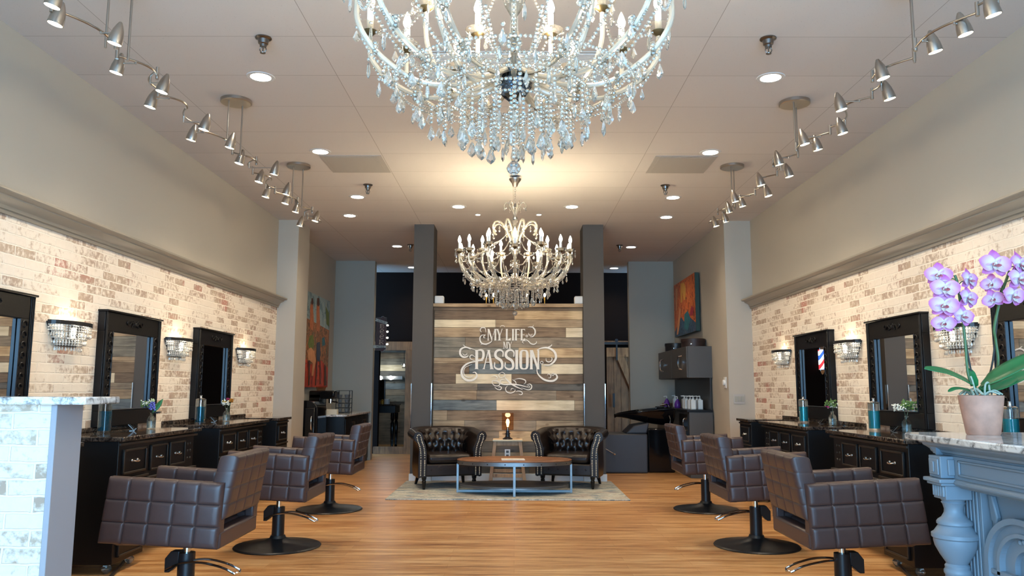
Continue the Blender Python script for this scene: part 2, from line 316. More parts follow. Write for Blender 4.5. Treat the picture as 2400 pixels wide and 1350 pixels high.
# ------------------------------------------------------------------ mesh builder
class MB:
    def __init__(s): s.v = []; s.f = []; s.m = []
    def add(s, vs, fs, mi=0, T=None):
        n = len(s.v)
        s.v += [tuple(T @ Vector(v)) if T else tuple(v) for v in vs]
        s.f += [tuple(i+n for i in f) for f in fs]; s.m += [mi]*len(fs); return s
    def box(s, x0, x1, y0, y1, z0, z1, mi=0, T=None):
        v = [(x0, y0, z0), (x1, y0, z0), (x1, y1, z0), (x0, y1, z0), (x0, y0, z1), (x1, y0, z1), (x1, y1, z1), (x0, y1, z1)]
        return s.add(v, [(0, 3, 2, 1), (4, 5, 6, 7), (0, 1, 5, 4), (1, 2, 6, 5), (2, 3, 7, 6), (3, 0, 4, 7)], mi, T)
    def hexa(s, v, mi=0, T=None):
        return s.add(v, [(0, 3, 2, 1), (4, 5, 6, 7), (0, 1, 5, 4), (1, 2, 6, 5), (2, 3, 7, 6), (3, 0, 4, 7)], mi, T)
    def lathe(s, prof, n=24, T=None, mi=0, sx=1, sy=1, cap=True):
        vs = []; fs = []
        for r, z in prof:
            for k in range(n):
                a = 2*pi*k/n; vs.append((r*cos(a)*sx, r*sin(a)*sy, z))
        for i in range(len(prof)-1):
            for k in range(n):
                k2 = (k+1) % n; fs.append((i*n+k, i*n+k2, (i+1)*n+k2, (i+1)*n+k))
        if cap:
            if prof[0][0] > 1e-6: fs.append(tuple(range(n))[::-1])
            if prof[-1][0] > 1e-6: fs.append(tuple((len(prof)-1)*n+k for k in range(n)))
        return s.add(vs, fs, mi, T)
    def tube(s, pts, r, n=8, mi=0, T=None, cap=True, flat=1.0):
        pts = [Vector(p) for p in pts]; N = len(pts)
        rr = r if isinstance(r, (list, tuple)) else [r]*N
        vs = []; fs = []
        up = Vector((0, 0, 1)); t0 = (pts[1]-pts[0]).normalized()
        if abs(t0.dot(up)) > .95: up = Vector((1, 0, 0))
        nrm = (up - t0*up.dot(t0)).normalized()
        for i, p in enumerate(pts):
            t = (pts[min(i+1, N-1)]-pts[max(i-1, 0)])
            if t.length < 1e-9: t = t0
            t.normalize(); nrm = nrm - t*nrm.dot(t)
            if nrm.length < 1e-6: nrm = t.orthogonal()
            nrm.normalize(); bn = t.cross(nrm)
            for k in range(n):
                a = 2*pi*k/n; vs.append(tuple(p + (nrm*cos(a)*flat + bn*sin(a))*rr[i]))
        for i in range(N-1):
            for k in range(n):
                k2 = (k+1) % n; fs.append((i*n+k, i*n+k2, (i+1)*n+k2, (i+1)*n+k))
        if cap: fs.append(tuple(range(n))[::-1]); fs.append(tuple((N-1)*n+k for k in range(n)))
        return s.add(vs, fs, mi, T)
    def prism(s, poly, a, b, plane='xz', mi=0, T=None):
        """polygon extruded along the remaining axis from a to b"""
        n = len(poly)
        def P(p, t):
            return {'xz': (p[0], t, p[1]), 'xy': (p[0], p[1], t), 'yz': (t, p[0], p[1])}[plane]
        vs = [P(p, a) for p in poly]+[P(p, b) for p in poly]
        fs = [tuple(range(n))[::-1], tuple(range(n, 2*n))]+[(i, (i+1) % n, n+(i+1) % n, n+i) for i in range(n)]
        return s.add(vs, fs, mi, T)
    def grid(s, P, nu, nv, mi=0, T=None, closed_u=False):
        vs = [P(i/(nu), j/(nv)) for i in range(nu+1) for j in range(nv+1)]
        fs = [(i*(nv+1)+j, (i+1)*(nv+1)+j, (i+1)*(nv+1)+j+1, i*(nv+1)+j+1) for i in range(nu) for j in range(nv)]
        return s.add(vs, fs, mi, T)
    def bead(s, c, r, n=6, mi=0, sz=1.0):
        x, y, z = c
        return s.lathe([(0, -r*sz), (r*.8, -r*.55*sz), (r, 0), (r*.8, r*.55*sz), (0, r*sz)], n, Matrix.Translation((x, y, z)), mi)
    def build(s, name, mats, parent=None, loc=None, bevel=0, sub=0, angle=35, flat=False, solid=0):
        me = bpy.data.meshes.new(name); me.from_pydata(s.v, [], s.f)
        for m in (mats if isinstance(mats, (list, tuple)) else [mats]): me.materials.append(m)
        me.polygons.foreach_set('material_index', s.m)
        if not flat:
            me.polygons.foreach_set('use_smooth', [True]*len(s.f)); me.update()
            me.set_sharp_from_angle(angle=radians(angle))
        me.update()
        o = bpy.data.objects.new(name, me); C.objects.link(o)
        if parent is not None: o.parent = parent
        if loc is not None: o.location = loc
        if solid: md = o.modifiers.new('solid', 'SOLIDIFY'); md.thickness = solid; md.offset = 0
        if bevel:
            md = o.modifiers.new('bevel', 'BEVEL'); md.width = bevel; md.segments = 2; md.limit_method = 'ANGLE'; md.angle_limit = radians(40); md.harden_normals = False
        if sub: md = o.modifiers.new('sub', 'SUBSURF'); md.levels = sub; md.render_levels = sub
        return o
def tag(o, label, cat, group=None):
    o['label'] = label; o['category'] = cat
    if group: o['group'] = group
    return o
def struct(o): o['kind'] = 'structure'; return o
def thing(name, label, cat, loc=(0, 0, 0), rz=0, group=None, scale=None):
    o = bpy.data.objects.new(name, None); C.objects.link(o); o.location = loc; o.rotation_euler = (0, 0, rz)
    o.empty_display_size = .05
    if scale: o.scale = scale
    return tag(o, label, cat, group)
KIDS = {}
def dup(root, loc=None, rz=None, label=None, scale=None):
    def rec(o, par):
        c = o.copy(); C.objects.link(c)
        if par is not None: c.parent = par
        for ch in [x for x in CHILD.get(o, [])]: rec(ch, c)
        return c
    CHILD = {}
    for x in C.objects:
        if x.parent: CHILD.setdefault(x.parent, []).append(x)
    r = rec(root, None)
    if loc is not None: r.location = loc
    if rz is not None: r.rotation_euler = (0, 0, rz)
    if scale: r.scale = scale
    if label: r['label'] = label
    return r
TR = Matrix.Translation
def RZ(a): return Matrix.Rotation(a, 4, 'Z')
def RX(a): return Matrix.Rotation(a, 4, 'X')
def RY(a): return Matrix.Rotation(a, 4, 'Y')
def spline(pts, n=8):
    """Catmull-Rom through the points"""
    P = [Vector(p) for p in pts]; P = [2*P[0]-P[1]]+P+[2*P[-1]-P[-2]]
    out = []
    for i in range(1, len(P)-2):
        for k in range(n):
            t = k/n; a, b, c, d = P[i-1], P[i], P[i+1], P[i+2]
            out.append(.5*((2*b)+(c-a)*t+(2*a-5*b+4*c-d)*t*t+(3*b-a-3*c+d)*t**3))
    out.append(P[-2]); return out

# ================================================================== SETTING
H = 3.33; XL = -3.05; XR = 3.03; XR2 = 2.69; YB = 13.28
struct(MB().box(-4.2, 4.2, -2.2, 17.2, -.1, 0).build('floor', M_floor))
struct(MB().box(-4.2, 4.2, -2.2, 17.2, H, H+.1).build('ceiling', M_ceil))
# left wall: paint above, brick slab below the cornice, pilaster
struct(MB().box(XL-.15, XL, -2.0, YB, 0, H).build('wall_left', M_wall)); struct(MB().box(XL, -2.79, 10.0, 10.55, 0, H).build('wall_left_pilaster', M_wall))
struct(MB().box(XL, XL+.02, -2.0, 10.0, 0, 2.26).build('wall_left_brick', M_brick))
struct(MB().box(XR, XR+.15, -2.0, 10.0, 0, H).build('wall_right', M_wall)); struct(MB().box(XR2, XR+.15, 10.0, YB, 0, H).build('wall_right_rear', M_wall))
struct(MB().box(XR-.02, XR, -2.0, 10.0, 0, 2.26).build('wall_right_brick', M_brick))
struct(MB().box(XL-.15, -2.38, YB, YB+.15, 0, H).build('wall_back_left', M_wallgrey))
struct(MB().box(1.93, XR+.15, YB, YB+.15, 0, H).build('wall_back_right', M_wallgrey))
# dark back wall with the doorway at its left
DX0, DX1, DZ = -2.5, -2.0, 1.88
b = MB(); b.box(-4.1, DX0, 14.6, 14.75, 0, H); b.box(DX1, 4.1, 14.6, 14.75, 0, H); b.box(DX0, DX1, 14.6, 14.75, DZ, H); b.box(DX0, DX1, 14.6, 14.75, 0, .12)
struct(b.build('wall_back', M_darkwall))
struct(MB().box(-4.25, -4.1, YB, 17.2, 0, H).build('wall_passage_left', M_darkwall))
struct(MB().box(4.1, 4.25, YB, 17.2, 0, H).build('wall_passage_right', M_darkwall))
struct(MB().box(-4.1, 4.1, 17.0, 17.15, 0, H).build('wall_washroom', [WD['gb']]))
# street front behind the camera: frame with open lights
b = MB(); b.box(XL-.15, -2.75, -2.15, -2.0, 0, H); b.box(2.75, XR+.15, -2.15, -2.0, 0, H); b.box(-2.75, 2.75, -2.15, -2.0, 2.95, H); b.box(-2.75, 2.75, -2.15, -2.0, 0, .12)
struct(b.build('wall_front', M_wallgrey))
b = MB()
for x in (-2.75, -.95, .9, 2.69): b.box(x, x+.06, -2.12, -2.04, .12, 2.95)
b.box(-2.75, 2.75, -2.12, -2.04, 2.3, 2.36)
struct(b.build('window_1', M_frame, bevel=.004))
# cornices
prof = [(0, 0), (.018, 0), (.022, .012), (.018, .022), (.03, .026), (.034, .045), (.05, .062), (.078, .074), (.088, .08), (.088, .088), (.098, .092), (.125, .098), (.13, .104), (.13, .118), (0, .118)]
for nm, x, s in (('trim_1', XL+.02, 1), ('trim_2', XR-.02, -1)):
    pl_ = [(x+s*p[0], 2.19+p[1]) for p in prof]
    if s < 0: pl_ = pl_[::-1]
    struct(MB().prism(pl_[::-1], -2.0, 9.995, 'xz').build(nm, M_cornice, angle=28))
# pallet wall between two charcoal columns
def column(x0, x1, label_nm):
    struct(MB().box(x0, x1, 10.25, 10.68, 0, H).build(label_nm, M_colgrey))
    struct(MB().box(x0-.012, x1+.012, 10.238, 10.692, 0, .1).build('baseboard_'+label_nm.split('_')[-1], M_white, bevel=.004))
column(-1.33, -1.07, 'wall_column_left'); column(.895, 1.165, 'wall_column_right')
for (x, sx) in ((-1.33, -1), (-1.07, 1), (.895, -1), (1.165, 1)):
    b = MB(); b.box(x-.004 if sx > 0 else x-.004, x+.004, 10.232, 10.25, .67, 1.24); b.box(min(x, x+sx*.004), max(x, x+sx*.004), 10.235, 10.29, .67, 1.24)
    nmm = {-1.33: 'outer edge of the left charcoal column', -1.07: 'inner edge of the left charcoal column', .895: 'inner edge of the right charcoal column', 1.165: 'outer edge of the right charcoal column'}[x]
    tag(b.build('corner_guard', M_chrome), 'shiny metal corner guard strip on the '+nmm, 'corner guard')
PX = lambda px: (px-1206)*10.36/1850
PZ = lambda py: CAMZ+(913-py)*10.36/1850
rows = [(729, 751, [(1205, 'dk'), (1366, 'lt')]), (751, 769.6, [(1161, 'cr'), (1366, 'tan')]), (769.6, 792.6, [(1125, 'tan'), (1326, 'br'), (1366, 'cr')]),
 (792.6, 816.5, [(1090, 'gr'), (1366, 'gb')]), (816.5, 840.3, [(1215, 'gr'), (1366, 'lt')]), (840.3, 854.3, [(1170, 'tan'), (1366, 'br')]),
 (854.3, 878, [(1100, 'br'), (1268, 'bg'), (1366, 'cr')]), (878, 901, [(1069, 'dk'), (1199, 'cr'), (1366, 'dk')]), (901, 915.8, [(1120, 'gb'), (1366, 'dg')]),
 (915.8, 938.3, [(1118, 'tan'), (1303, 'gb'), (1366, 'br')]), (938.3, 962, [(1164, 'bg'), (1345, 'cr'), (1366, 'tan')]), (962, 985, [(1050, 'tan'), (1366, 'br')]),
 (985, 1009, [(1090, 'tan'), (1256, 'gb'), (1366, 'tan')]), (1009, 1033, [(1170, 'gb'), (1366, 'lt')]), (1033, 1057, [(1127, 'br'), (1366, 'dg')]),
 (1057, 1081, [(1190, 'gb'), (1366, 'tan')]), (1081, 1105, [(1240, 'dg'), (1366, 'dk')])]
keys = list(WD); b = MB()
b.box(-1.07, .895, 10.39, 10.5, 0, PZ(722), keys.index('dk'))
for (t, bo, segs) in rows:
    x = 1017.0
    for xe, k in segs:
        d = random.uniform(0, .006)
        b.box(PX(x)+.001, min(PX(xe), .893)-.001, 10.365-d, 10.39, PZ(bo)+.002, PZ(t)-.002, keys.index(k)); x = xe
b.box(-1.07, .895, 10.36, 10.5, PZ(729), PZ(722), keys.index('br'))
b.box(-1.07, .895, 10.30, 10.56, PZ(722), PZ(714), keys.index('tan'))
struct(b.build('wall_pallet', [WD[k] for k in keys], bevel=.0015))
struct(MB().box(-1.07, .895, 10.33, 10.39, 0, .095).build('baseboard_pallet', M_white, bevel=.004))
# door frame of the washroom opening
b = MB(); b.box(-2.6, -1.82, 14.52, 14.6, 1.87, 2.03, 0); b.box(-2.0, -1.83, 14.5, 14.6, 0, 1.87, 0); b.box(-2.56, -2.0, 14.52, 14.6, 0, .13, 0)
struct(b.build('door_1', M_barn, bevel=.004))
# barn door on the right
r = thing('barn_door', 'rustic plank sliding barn door with diagonal brace hung beside the grey wall', 'door', (1.88, 14.5, 0))
b = MB()
for k in range(6): b.box(k*.13-.20, k*.13-.074, 0, .03, .05, 1.93)
b.build('door_panel', M_barn, r, bevel=.003)
MB().box(-.2, .6, -.03, 0, 1.76, 1.93).box(-.2, .6, -.03, 0, .05, .22).build('rail', M_barnx, r, bevel=.003)
MB().hexa([(-.02, -.03, 1.76), (.1, -.03, 1.76), (.1, 0, 1.76), (-.02, 0, 1.76), (-.02, -.03, 1.76), (.1, -.03, 1.76), (.1, 0, 1.76), (-.02, 0, 1.76)]).build('brace_end', M_barnx, r) if False else None
MB().prism([(-.02, 1.76), (.12, 1.76), (.58, .62), (.58, .30)], -.03, 0, 'xz').build('brace', M_barnx, r, bevel=.003)
MB().box(-.03, .0, -.045, -.03, 1.7, 2.06).lathe([(0, -.01), (.03, -.01), (.03, .01), (0, .01)], 16, TR((-.015, -.04, 2.06)) @ RX(pi/2)).build('hanger', M_black, r)
MB().box(-.10, -.06, -.05, -.03, .85, 1.1).build('handle', M_black, r, bevel=.004)
tag(MB().box(1.6, 2.9, 14.45, 14.46, 1.985, 2.03).box(1.6, 2.9, 14.56, 14.6, 1.99, 2.06, 1).build('sliding_door_track', [M_black, M_barn]), 'flat black steel track on a wooden board above the barn door', 'door track')

# ================================================================== CEILING FITTINGS
DL = [(-1.78, 5.28), (1.78, 5.28), (-1.79, 7.03), (1.79, 7.03), (-1.79, 8.75), (1.79, 8.75), (-2.08, 9.73), (1.91, 9.78), (-.675, 9.225), (.677, 9.22), (-1.80, 11.87), (1.775, 11.9), (-1.84, 13.98), (1.78, 14.02)]
DLW = ['first from the street on the left, beside the near left sprinkler', 'first from the street on the right, beside the near right sprinkler',
 'beside the left square ceiling panel', 'beside the right square ceiling panel', 'on the left, just before the left pilaster light',
 'on the right, just before the right pilaster light', 'above the left pilaster', 'above the right pilaster', 'left of the far chandelier chain', 'right of the far chandelier chain',
 'left of the left charcoal column', 'right of the right charcoal column', 'over the washroom door, half hidden by a column', 'over the barn door at the far right']
first = None
for (x, y), w in zip(DL, DLW):
    lab = 'lit recessed downlight '+w
    if first is None:
        first = thing('recessed_downlight', lab, 'ceiling light', (x, y, H), 0, 'recessed downlights')
        MB().lathe([(.068, -.004), (.094, -.004), (.098, .0), (.068, .0)], 32, cap=False).build('trim_ring', M_white, first)
        MB().lathe([(0, -.0045), (.070, -.0045), (.070, -.002), (0, -.002)], 32).build('lamp_lens', M_downl, first)
    else: dup(first, (x, y, H), 0, lab)
    light('downlight_beam', 'SPOT', (x, y, H-.03), P_DOWN, WARM2, .06, spot=130, blend=.9)
first = None
for (x, y), w in zip([(-.464, 9.66), (.298, 9.65)], ['left of the far chandelier', 'right of the far chandelier']):
    lab = 'small round puck light in the ceiling '+w
    if first is None:
        first = thing('puck_light', lab, 'ceiling light', (x, y, H), 0, 'small puck lights')
        MB().lathe([(.026, -.004), (.04, -.004), (.04, 0), (.026, 0)], 24, cap=False).build('trim_ring', M_white, first)
        MB().lathe([(0, -.0045), (.028, -.0045), (.028, -.002), (0, -.002)], 24).build('lamp_lens', M_downl, first)
    else: dup(first, (x, y, H), 0, lab)
first = None
for (x, y), w in zip([(-1.565, 4.66), (1.565, 4.66), (-1.57, 8.21), (1.6, 8.21), (-1.578, 11.74), (1.58, 11.74)],
    ['near left', 'near right', 'left, beyond the left square panel', 'right, beyond the right square panel', 'far left beside the left column', 'far right beside the right column']):
    lab = 'metal fire sprinkler head in the ceiling, '+w
    if first is None:
        first = thing('fire_sprinkler', lab, 'sprinkler', (x, y, H), 0, 'fire sprinklers')
        MB().lathe([(.0, 0), (.05, 0), (.05, -.006), (.034, -.014), (.03, -.04), (.022, -.045), (.020, -.06), (0, -.06)][::-1], 24).build('escutcheon', M_sprk, first)
        MB().tube(spline([(.012, 0, -.06), (.02, 0, -.078), (.008, 0, -.097)], 4), .003).tube(spline([(-.012, 0, -.06), (-.02, 0, -.078), (-.008, 0, -.097)], 4), .003).lathe([(.0, -.06), (.004, -.06), (.004, -.095), (0, -.095)][::-1], 8).build('frame', M_sprk, first)
        MB().lathe([(0, -.096), (.017, -.097), (.016, -.101), (0, -.101)][::-1], 16).build('deflector', M_sprk, first)
    else: dup(first, (x, y, H), 0, lab)
for x, w in ((-1.54, 'left'), (1.6, 'right')):
    b = MB().box(x-.29, x+.29, 7.14, 7.72, H-.006, H); b.box(x-.25, x+.25, 7.18, 7.68, H-.009, H-.006, 1)
    tag(b.build('ceiling_access_panel', [M_grill, M_grill], bevel=.002), 'square grey ceiling panel on the %s side between downlights' % w, 'ceiling panel')
b = MB(); b.box(-.62, .62, 4.85, 5.42, H-.008, H, 0)
for k in range(26): b.box(-.6, .6, 4.87+k*.0205, 4.878+k*.0205, H-.014, H-.008, 1)
tag(b.build('return_air_grille', [M_grill, M_white]), 'wide louvred air return grille in the ceiling behind the near chandelier', 'air vent')

# ================================================================== TRACK LIGHTS
HEAD = MB()
HEAD.lathe([(.0, .066), (.008, .062), (.016, .046), (.026, .02), (.033, -.012), (.0355, -.04), (.036, -.052), (.033, -.052), (.032, -.044)], 24, cap=False)
def head_parts(par, loc, tilt, ax):
    """bullet shade aimed down and to the wall"""
    o = HEAD_O.copy() if HEAD_O else None
TRACK_Y = {-1: [(3.98, [(-2.077, 3.361), (-2.165, 3.538), (-1.991, 3.747), (-2.168, 4.116), (-2.042, 4.397), (-2.225, 4.645)]),
                (5.73, [(-2.061, 5.07), (-2.238, 5.291), (-2.031, 5.465), (-2.102, 5.867), (-1.928, 6.169), (-2.125, 6.411)]),
                (7.47, [(-2.232, 6.93), (-2.02, 6.83), (-2.128, 7.179), (-2.131, 7.539), (-2.043, 7.954), (-2.267, 8.2)])],
           1: [(3.99, [(2.178, 3.433), (2.162, 3.632), (2.122, 3.829), (2.017, 4.178), (2.2, 4.489), (1.991, 4.673)]),
               (5.745, [(2.184, 5.124), (2.016, 5.361), (2.158, 5.49), (2.007, 5.865), (2.2, 6.207), (2.058, 6.482)]),
               (7.47, [(2.236, 6.853), (2.005, 7.068), (2.125, 7.255), (2.07, 7.512), (2.152, 7.949), (2.106, 8.166)])]}
hm = None; lm = None; tm = None
SIDE = {-1: 'left', 1: 'right'}
ORD = ['nearest', 'middle', 'farthest']
for sd in (-1, 1):
    for fi, (yc, heads) in enumerate(TRACK_Y[sd]):
        xc = sd*2.11; ZR = 2.975
        r = thing('track_light', '%s brushed nickel serpentine track light with six spots above the %s stations' % (ORD[fi], SIDE[sd]), 'track light', (xc, yc, H), 0, 'serpentine track lights')
        MB().lathe([(0, 0), (.113, 0), (.113, -.022), (.108, -.026), (0, -.026)][::-1], 40).build('canopy', M_nickel, r)
        for k, (dx, dy) in enumerate(((-.03, -.06), (.03, .06))):
            MB().tube([(dx, dy, -.026), (dx, dy, ZR-H-.045-.02*k)], .0065, 10).build('rod', M_nickel, r)
        # rails: curved lengths joined by short upright barrels
        ys = [-.80, -.47, -.06, .06, .34, .62, .86] if sd < 0 else [-.80, -.45, -.06, .06, .36, .63, .86]
        amp = [.05, .12, -.04, .05, -.10, .10, -.03]
        zz = ZR-H
        for k in range(len(ys)-1):
            z = zz - (.0 if k % 2 == 0 else .034)
            x0 = sd*amp[k]*.6; x1 = sd*amp[k+1]*.6
            bow = (.055 if k % 2 == 0 else -.055)*sd*(1 if ys[k+1]-ys[k] > .2 else .15)
            pts = [(x0+(x1-x0)*t+bow*sin(pi*t), ys[k]+(ys[k+1]-ys[k])*t, z) for t in [i/8 for i in range(9)]]
            MB().tube(pts, .0062, 8).build('rail', M_nickel, r)
            if k: MB().lathe([(0, -.052), (.0095, -.052), (.0095, .018), (0, .018)], 12, TR((x0, ys[k], zz))).build('joint', M_nickel, r)
        def rail_at(y):
            for k in range(len(ys)-1):
                if ys[k] <= y <= ys[k+1]:
                    t = (y-ys[k])/(ys[k+1]-ys[k]); x0 = sd*amp[k]*.6; x1 = sd*amp[k+1]*.6
                    bow = (.055 if k % 2 == 0 else -.055)*sd*(1 if ys[k+1]-ys[k] > .2 else .15)
                    return x0+(x1-x0)*t+bow*sin(pi*t), zz-(.0 if k % 2 == 0 else .034)
            return 0, zz
        for (hx, hy) in heads:
            ly = max(-.79, min(.85, hy-yc)); rx, rz = rail_at(ly); hxl = hx-xc
            MB().tube([(rx, ly, rz), (rx, ly, -.405)], .0055, 8).tube([(rx, ly, -.400), (hxl, hy-yc, -.400)], .0045, 8).build('stem', M_nickel, r)
            o = None
            if hm is None:
                o = HEAD.build('spot_head', M_nickel, r)
                hm = o.data
                l_ = MB().lathe([(0, -.047), (.033, -.047), (.033, -.044), (0, -.044)], 24).build('bulb', M_bulb, o); lm = l_.data
            else:
                o = bpy.data.objects.new('spot_head', hm); C.objects.link(o); o.parent = r
                l_ = bpy.data.objects.new('bulb', lm); C.objects.link(l_); l_.parent = o
            o.location = (hxl, hy-yc, -.405); tilt = radians(14)*(-sd)
            o.rotation_euler = (radians(random.uniform(-4, 4)), tilt, 0)
            light('spot_beam', 'SPOT', (hx+sd*.012, hy, H-.405-.055), P_TRACK, WARM2, .03, rot=(0, tilt*1.5, 0), spot=104, blend=1.0)

# ================================================================== CHANDELIER
def pendalogue(w=.034, h=.058, t=.010):
    """flat faceted spade drop, hanging from z=0"""
    out = [(0, 0), (-.18, -.14), (-.34, -.40), (-.5, -.66), (-.36, -.82), (0, -1), (.36, -.82), (.5, -.66), (.34, -.40), (.18, -.14)]
    vs = [(x*w, 0, z*h) for x, z in out]; inner = [(x*w*.55, t/2, -.62*h+(z+.62)*h*.5) for x, z in out]; n = len(out)
    inb = [(x, -y, z) for x, y, z in inner]
    fs = [(i, (i+1) % n, n+(i+1) % n, n+i) for i in range(n)]+[((i+1) % n, i, 2*n+i, 2*n+(i+1) % n) for i in range(n)]
    fs += [tuple(range(n, 2*n)), tuple(range(2*n, 3*n))[::-1]]
    return vs+inner+inb, fs
def spear(w=.015, h=.06):
    return [(0, 0), (w*.3, -.15*h), (w*.5, -.6*h), (w*.35, -.85*h), (0, -h)]
def make_chandelier(loc, label):
    rnd = random.Random(3)
    R = thing('crystal_chandelier', label, 'chandelier', loc, 0, 'candle chandeliers')   # origin: centre of the dark vase
    top = H-loc[2]
    MB().lathe([(.0, top), (.062, top), (.06, top-.012), (.036, top-.045), (.026, top-.075), (.016, top-.085), (0, top-.085)][::-1], 28).build('canopy', M_nickel, R)
    b = MB(); z = top-.085; k = 0
    while z > .80:
        a = [(0.008*cos(t)*(1 if k % 2 else 0), 0.008*cos(t)*(0 if k % 2 else 1), z-.013+.016*sin(t)) for t in [2*pi*i/10 for i in range(11)]]
        b.tube(a, .0022, 5, cap=False); z -= .024; k += 1
    b.build('chain', M_nickel, R)
    MB().lathe([(.0, -.078), (.014, -.07), (.044, -.045), (.064, -.015), (.066, .005), (.052, .028), (.03, .04), (0, .04)], 10).build('vase', M_mercury, R, flat=True)
    prof = [(0, .04), (.02, .04), (.035, .06), (.02, .09), (.016, .13), (.030, .16), (.016, .20), (.014, .26), (.036, .30), (.046, .34), (.026, .38), (.014, .42), (.03, .45), (.018, .49), (.012, .56), (.028, .6), (.034, .64), (.014, .68), (.010, .74), (.022, .77), (.008, .81), (0, .81)]
    MB().lathe(prof, 12).build('centre_stem', M_crys, R, flat=True)
    # ring plates
    MB().lathe([(.05, .03), (.07, .035), (.07, .05), (.05, .055)], 24, cap=False).build('arm_plate', M_nickel, R)
    # arms
    cups = []
    me_arm = {}; me_c = {}
    def arm(a, rad, zc, key):
        if key not in me_arm:
            pts = spline([(.055, 0, .035), (rad*.28, 0, -.012), (rad*.58, 0, -.025), (rad*.84, 0, zc*.20), (rad*.985, 0, zc*.58), (rad, 0, zc-.02)], 6)
            me_arm[key] = MB().tube(pts, .0095, 8).build('arm', M_crysarm, R).data
            o = [x for x in C.objects if x.data is me_arm[key]][0]
        else:
            o = bpy.data.objects.new('arm', me_arm[key]); C.objects.link(o); o.parent = R
        o.rotation_euler = (0, 0, a)
        cups.append((rad*cos(a), rad*sin(a), zc, rad, a))
    NO = 14
    for k in range(NO): arm(2*pi*(k+.5)/NO, .565, .27+(.02 if k % 2 else -.01), 'o%d' % (k % 2))
    for k in range(7): arm(2*pi*(k+.25)/7, .34, .33, 'i')
    # candles
    d = {}
    for (x, y, z, rad, a) in cups:
        if not d:
            c = MB().lathe([(.0, 0), (.0125, 0), (.0125, .088), (.0, .088)], 14).build('candle_sleeve', M_ivory, R)
            cu = MB().lathe([(0, -.022), (.008, -.02), (.024, -.006), (.028, .0), (.0, .002)], 16).build('cup', M_bronze, c)
            bo = MB().lathe([(.012, .0), (.03, .002), (.046, .012), (.052, .022), (.05, .024), (.03, .008), (.012, .005)], 16, cap=False).build('drip_pan', M_crys, c)
            bu = MB().lathe([(0, .088), (.008, .09), (.0155, .105), (.0165, .118), (.011, .138), (.004, .155), (0, .162)], 12).build('bulb', M_candle, c)
            d = dict(c=c.data, cu=cu.data, bo=bo.data, bu=bu.data)
        else:
            c = bpy.data.objects.new('candle_sleeve', d['c']); C.objects.link(c); c.parent = R
            for nm, kk in (('cup', 'cu'), ('drip_pan', 'bo'), ('bulb', 'bu')):
                q = bpy.data.objects.new(nm, d[kk]); C.objects.link(q); q.parent = c
        c.location = (x, y, z)
    # soft light of the candle bulbs themselves
    # upper scroll arms and crown
    for k in range(8):
        a = 2*pi*(k+.5)/8
        pts = spline([(.02, 0, .36), (.07, 0, .50), (.15, 0, .60), (.215, 0, .60), (.235, 0, .54), (.205, 0, .50)], 5)
        o = MB().tube(pts, [.011]*len(pts), 7).build('scroll_arm', M_crysarm, R); o.rotation_euler = (0, 0, a)
    for k in range(6):
        a = 2*pi*k/6
        pts = spline([(.012, 0, .70), (.05, 0, .79), (.085, 0, .82), (.11, 0, .79), (.10, 0, .755), (.085, 0, .765)], 5)
        o = MB().tube(pts, .0055, 7).build('crown_scroll', M_crysarm, R); o.rotation_euler = (0, 0, a)
    # pendants: data shared
    pv, pf = pendalogue(); pm = {}
    for nm, (w, h) in {'big': (.036, .062), 'mid': (.028, .048), 'small': (.02, .036)}.items():
        v, f = pendalogue(w, h, w*.32); m_ = MB(); m_.add(v, f); o = m_.build('pendant', M_crys, R, flat=True); pm[nm] = o.data
        bpy.data.objects.remove(o)
    sp_ = MB().lathe(spear()[::-1], 6).build('pendant', M_crys, R, flat=True); pm['spear'] = sp_.data; bpy.data.objects.remove(sp_)
    drops = []      # (x,y,z,kind,rot)
    strands = []    # (points list)
    def hang(x, y, z0, length, kind, a):
        n = max(1, int(length/.0165)); strands.append([(x, y, z0-.008-.0165*i) for i in range(n)])
        drops.append((x, y, z0-.0165*n-.004, kind, a))
    # three tiers of bead strings under the vase
    for (rr_, n, z0, ln, kd) in ((.43, 22, -.02, .035, 'mid'), (.345, 24, -.035, .06, 'big'), (.265, 24, -.045, .09, 'mid'), (.19, 20, -.06, .115, 'big'), (.125, 14, -.075, .13, 'big'), (.065, 7, -.085, .11, 'big')):
        for k in range(n):
            a = 2*pi*(k+rnd.random()*.5)/n; l_ = ln+rnd.uniform(-.02, .02)
            hang(rr_*cos(a), rr_*sin(a), z0, l_, kd if rnd.random() < .75 else 'spear', a+rnd.uniform(-.8, .8))
    # drops under arms
    for (x, y, z, rad, a) in cups:
        if rad > .5:
            for t, zz_, ln in ((.80, .02, .03), (.92, .07, .03)):
                aa = a+rnd.uniform(-.12, .12); hang(rad*t*cos(aa), rad*t*sin(aa), zz_, ln, rnd.choice(['big', 'big', 'mid', 'spear']), aa+rnd.uniform(-1, 1))
        for k in range(4):
            t = 2*pi*(k+.3)/4+a; hang(x+.05*cos(t), y+.05*sin(t), z+.018, .018, rnd.choice(['mid', 'small', 'spear']), t)
    for k in range(8):
        a = 2*pi*(k+.5)/8; hang(.235*cos(a), .235*sin(a), .54, .04, 'mid', a); hang(.17*cos(a), .17*sin(a), .585, .03, 'small', a)
    for k in range(6):
        a = 2*pi*k/6; hang(.11*cos(a), .11*sin(a), .785, .03, 'small', a)
    # beaded rings and swags
    def beadline(pts, r=.0068, step=.0155):
        out = []; acc = 0; P = [Vector(p) for p in pts]; out.append(P[0])
        for i in range(len(P)-1):
            d_ = (P[i+1]-P[i]).length; t = step-acc
            while t <= d_: out.append(P[i].lerp(P[i+1], t/d_)); t += step
            acc = (acc+d_) % step
        b_ = MB()
        for p in out: b_.bead(p, r, 6)
        return b_
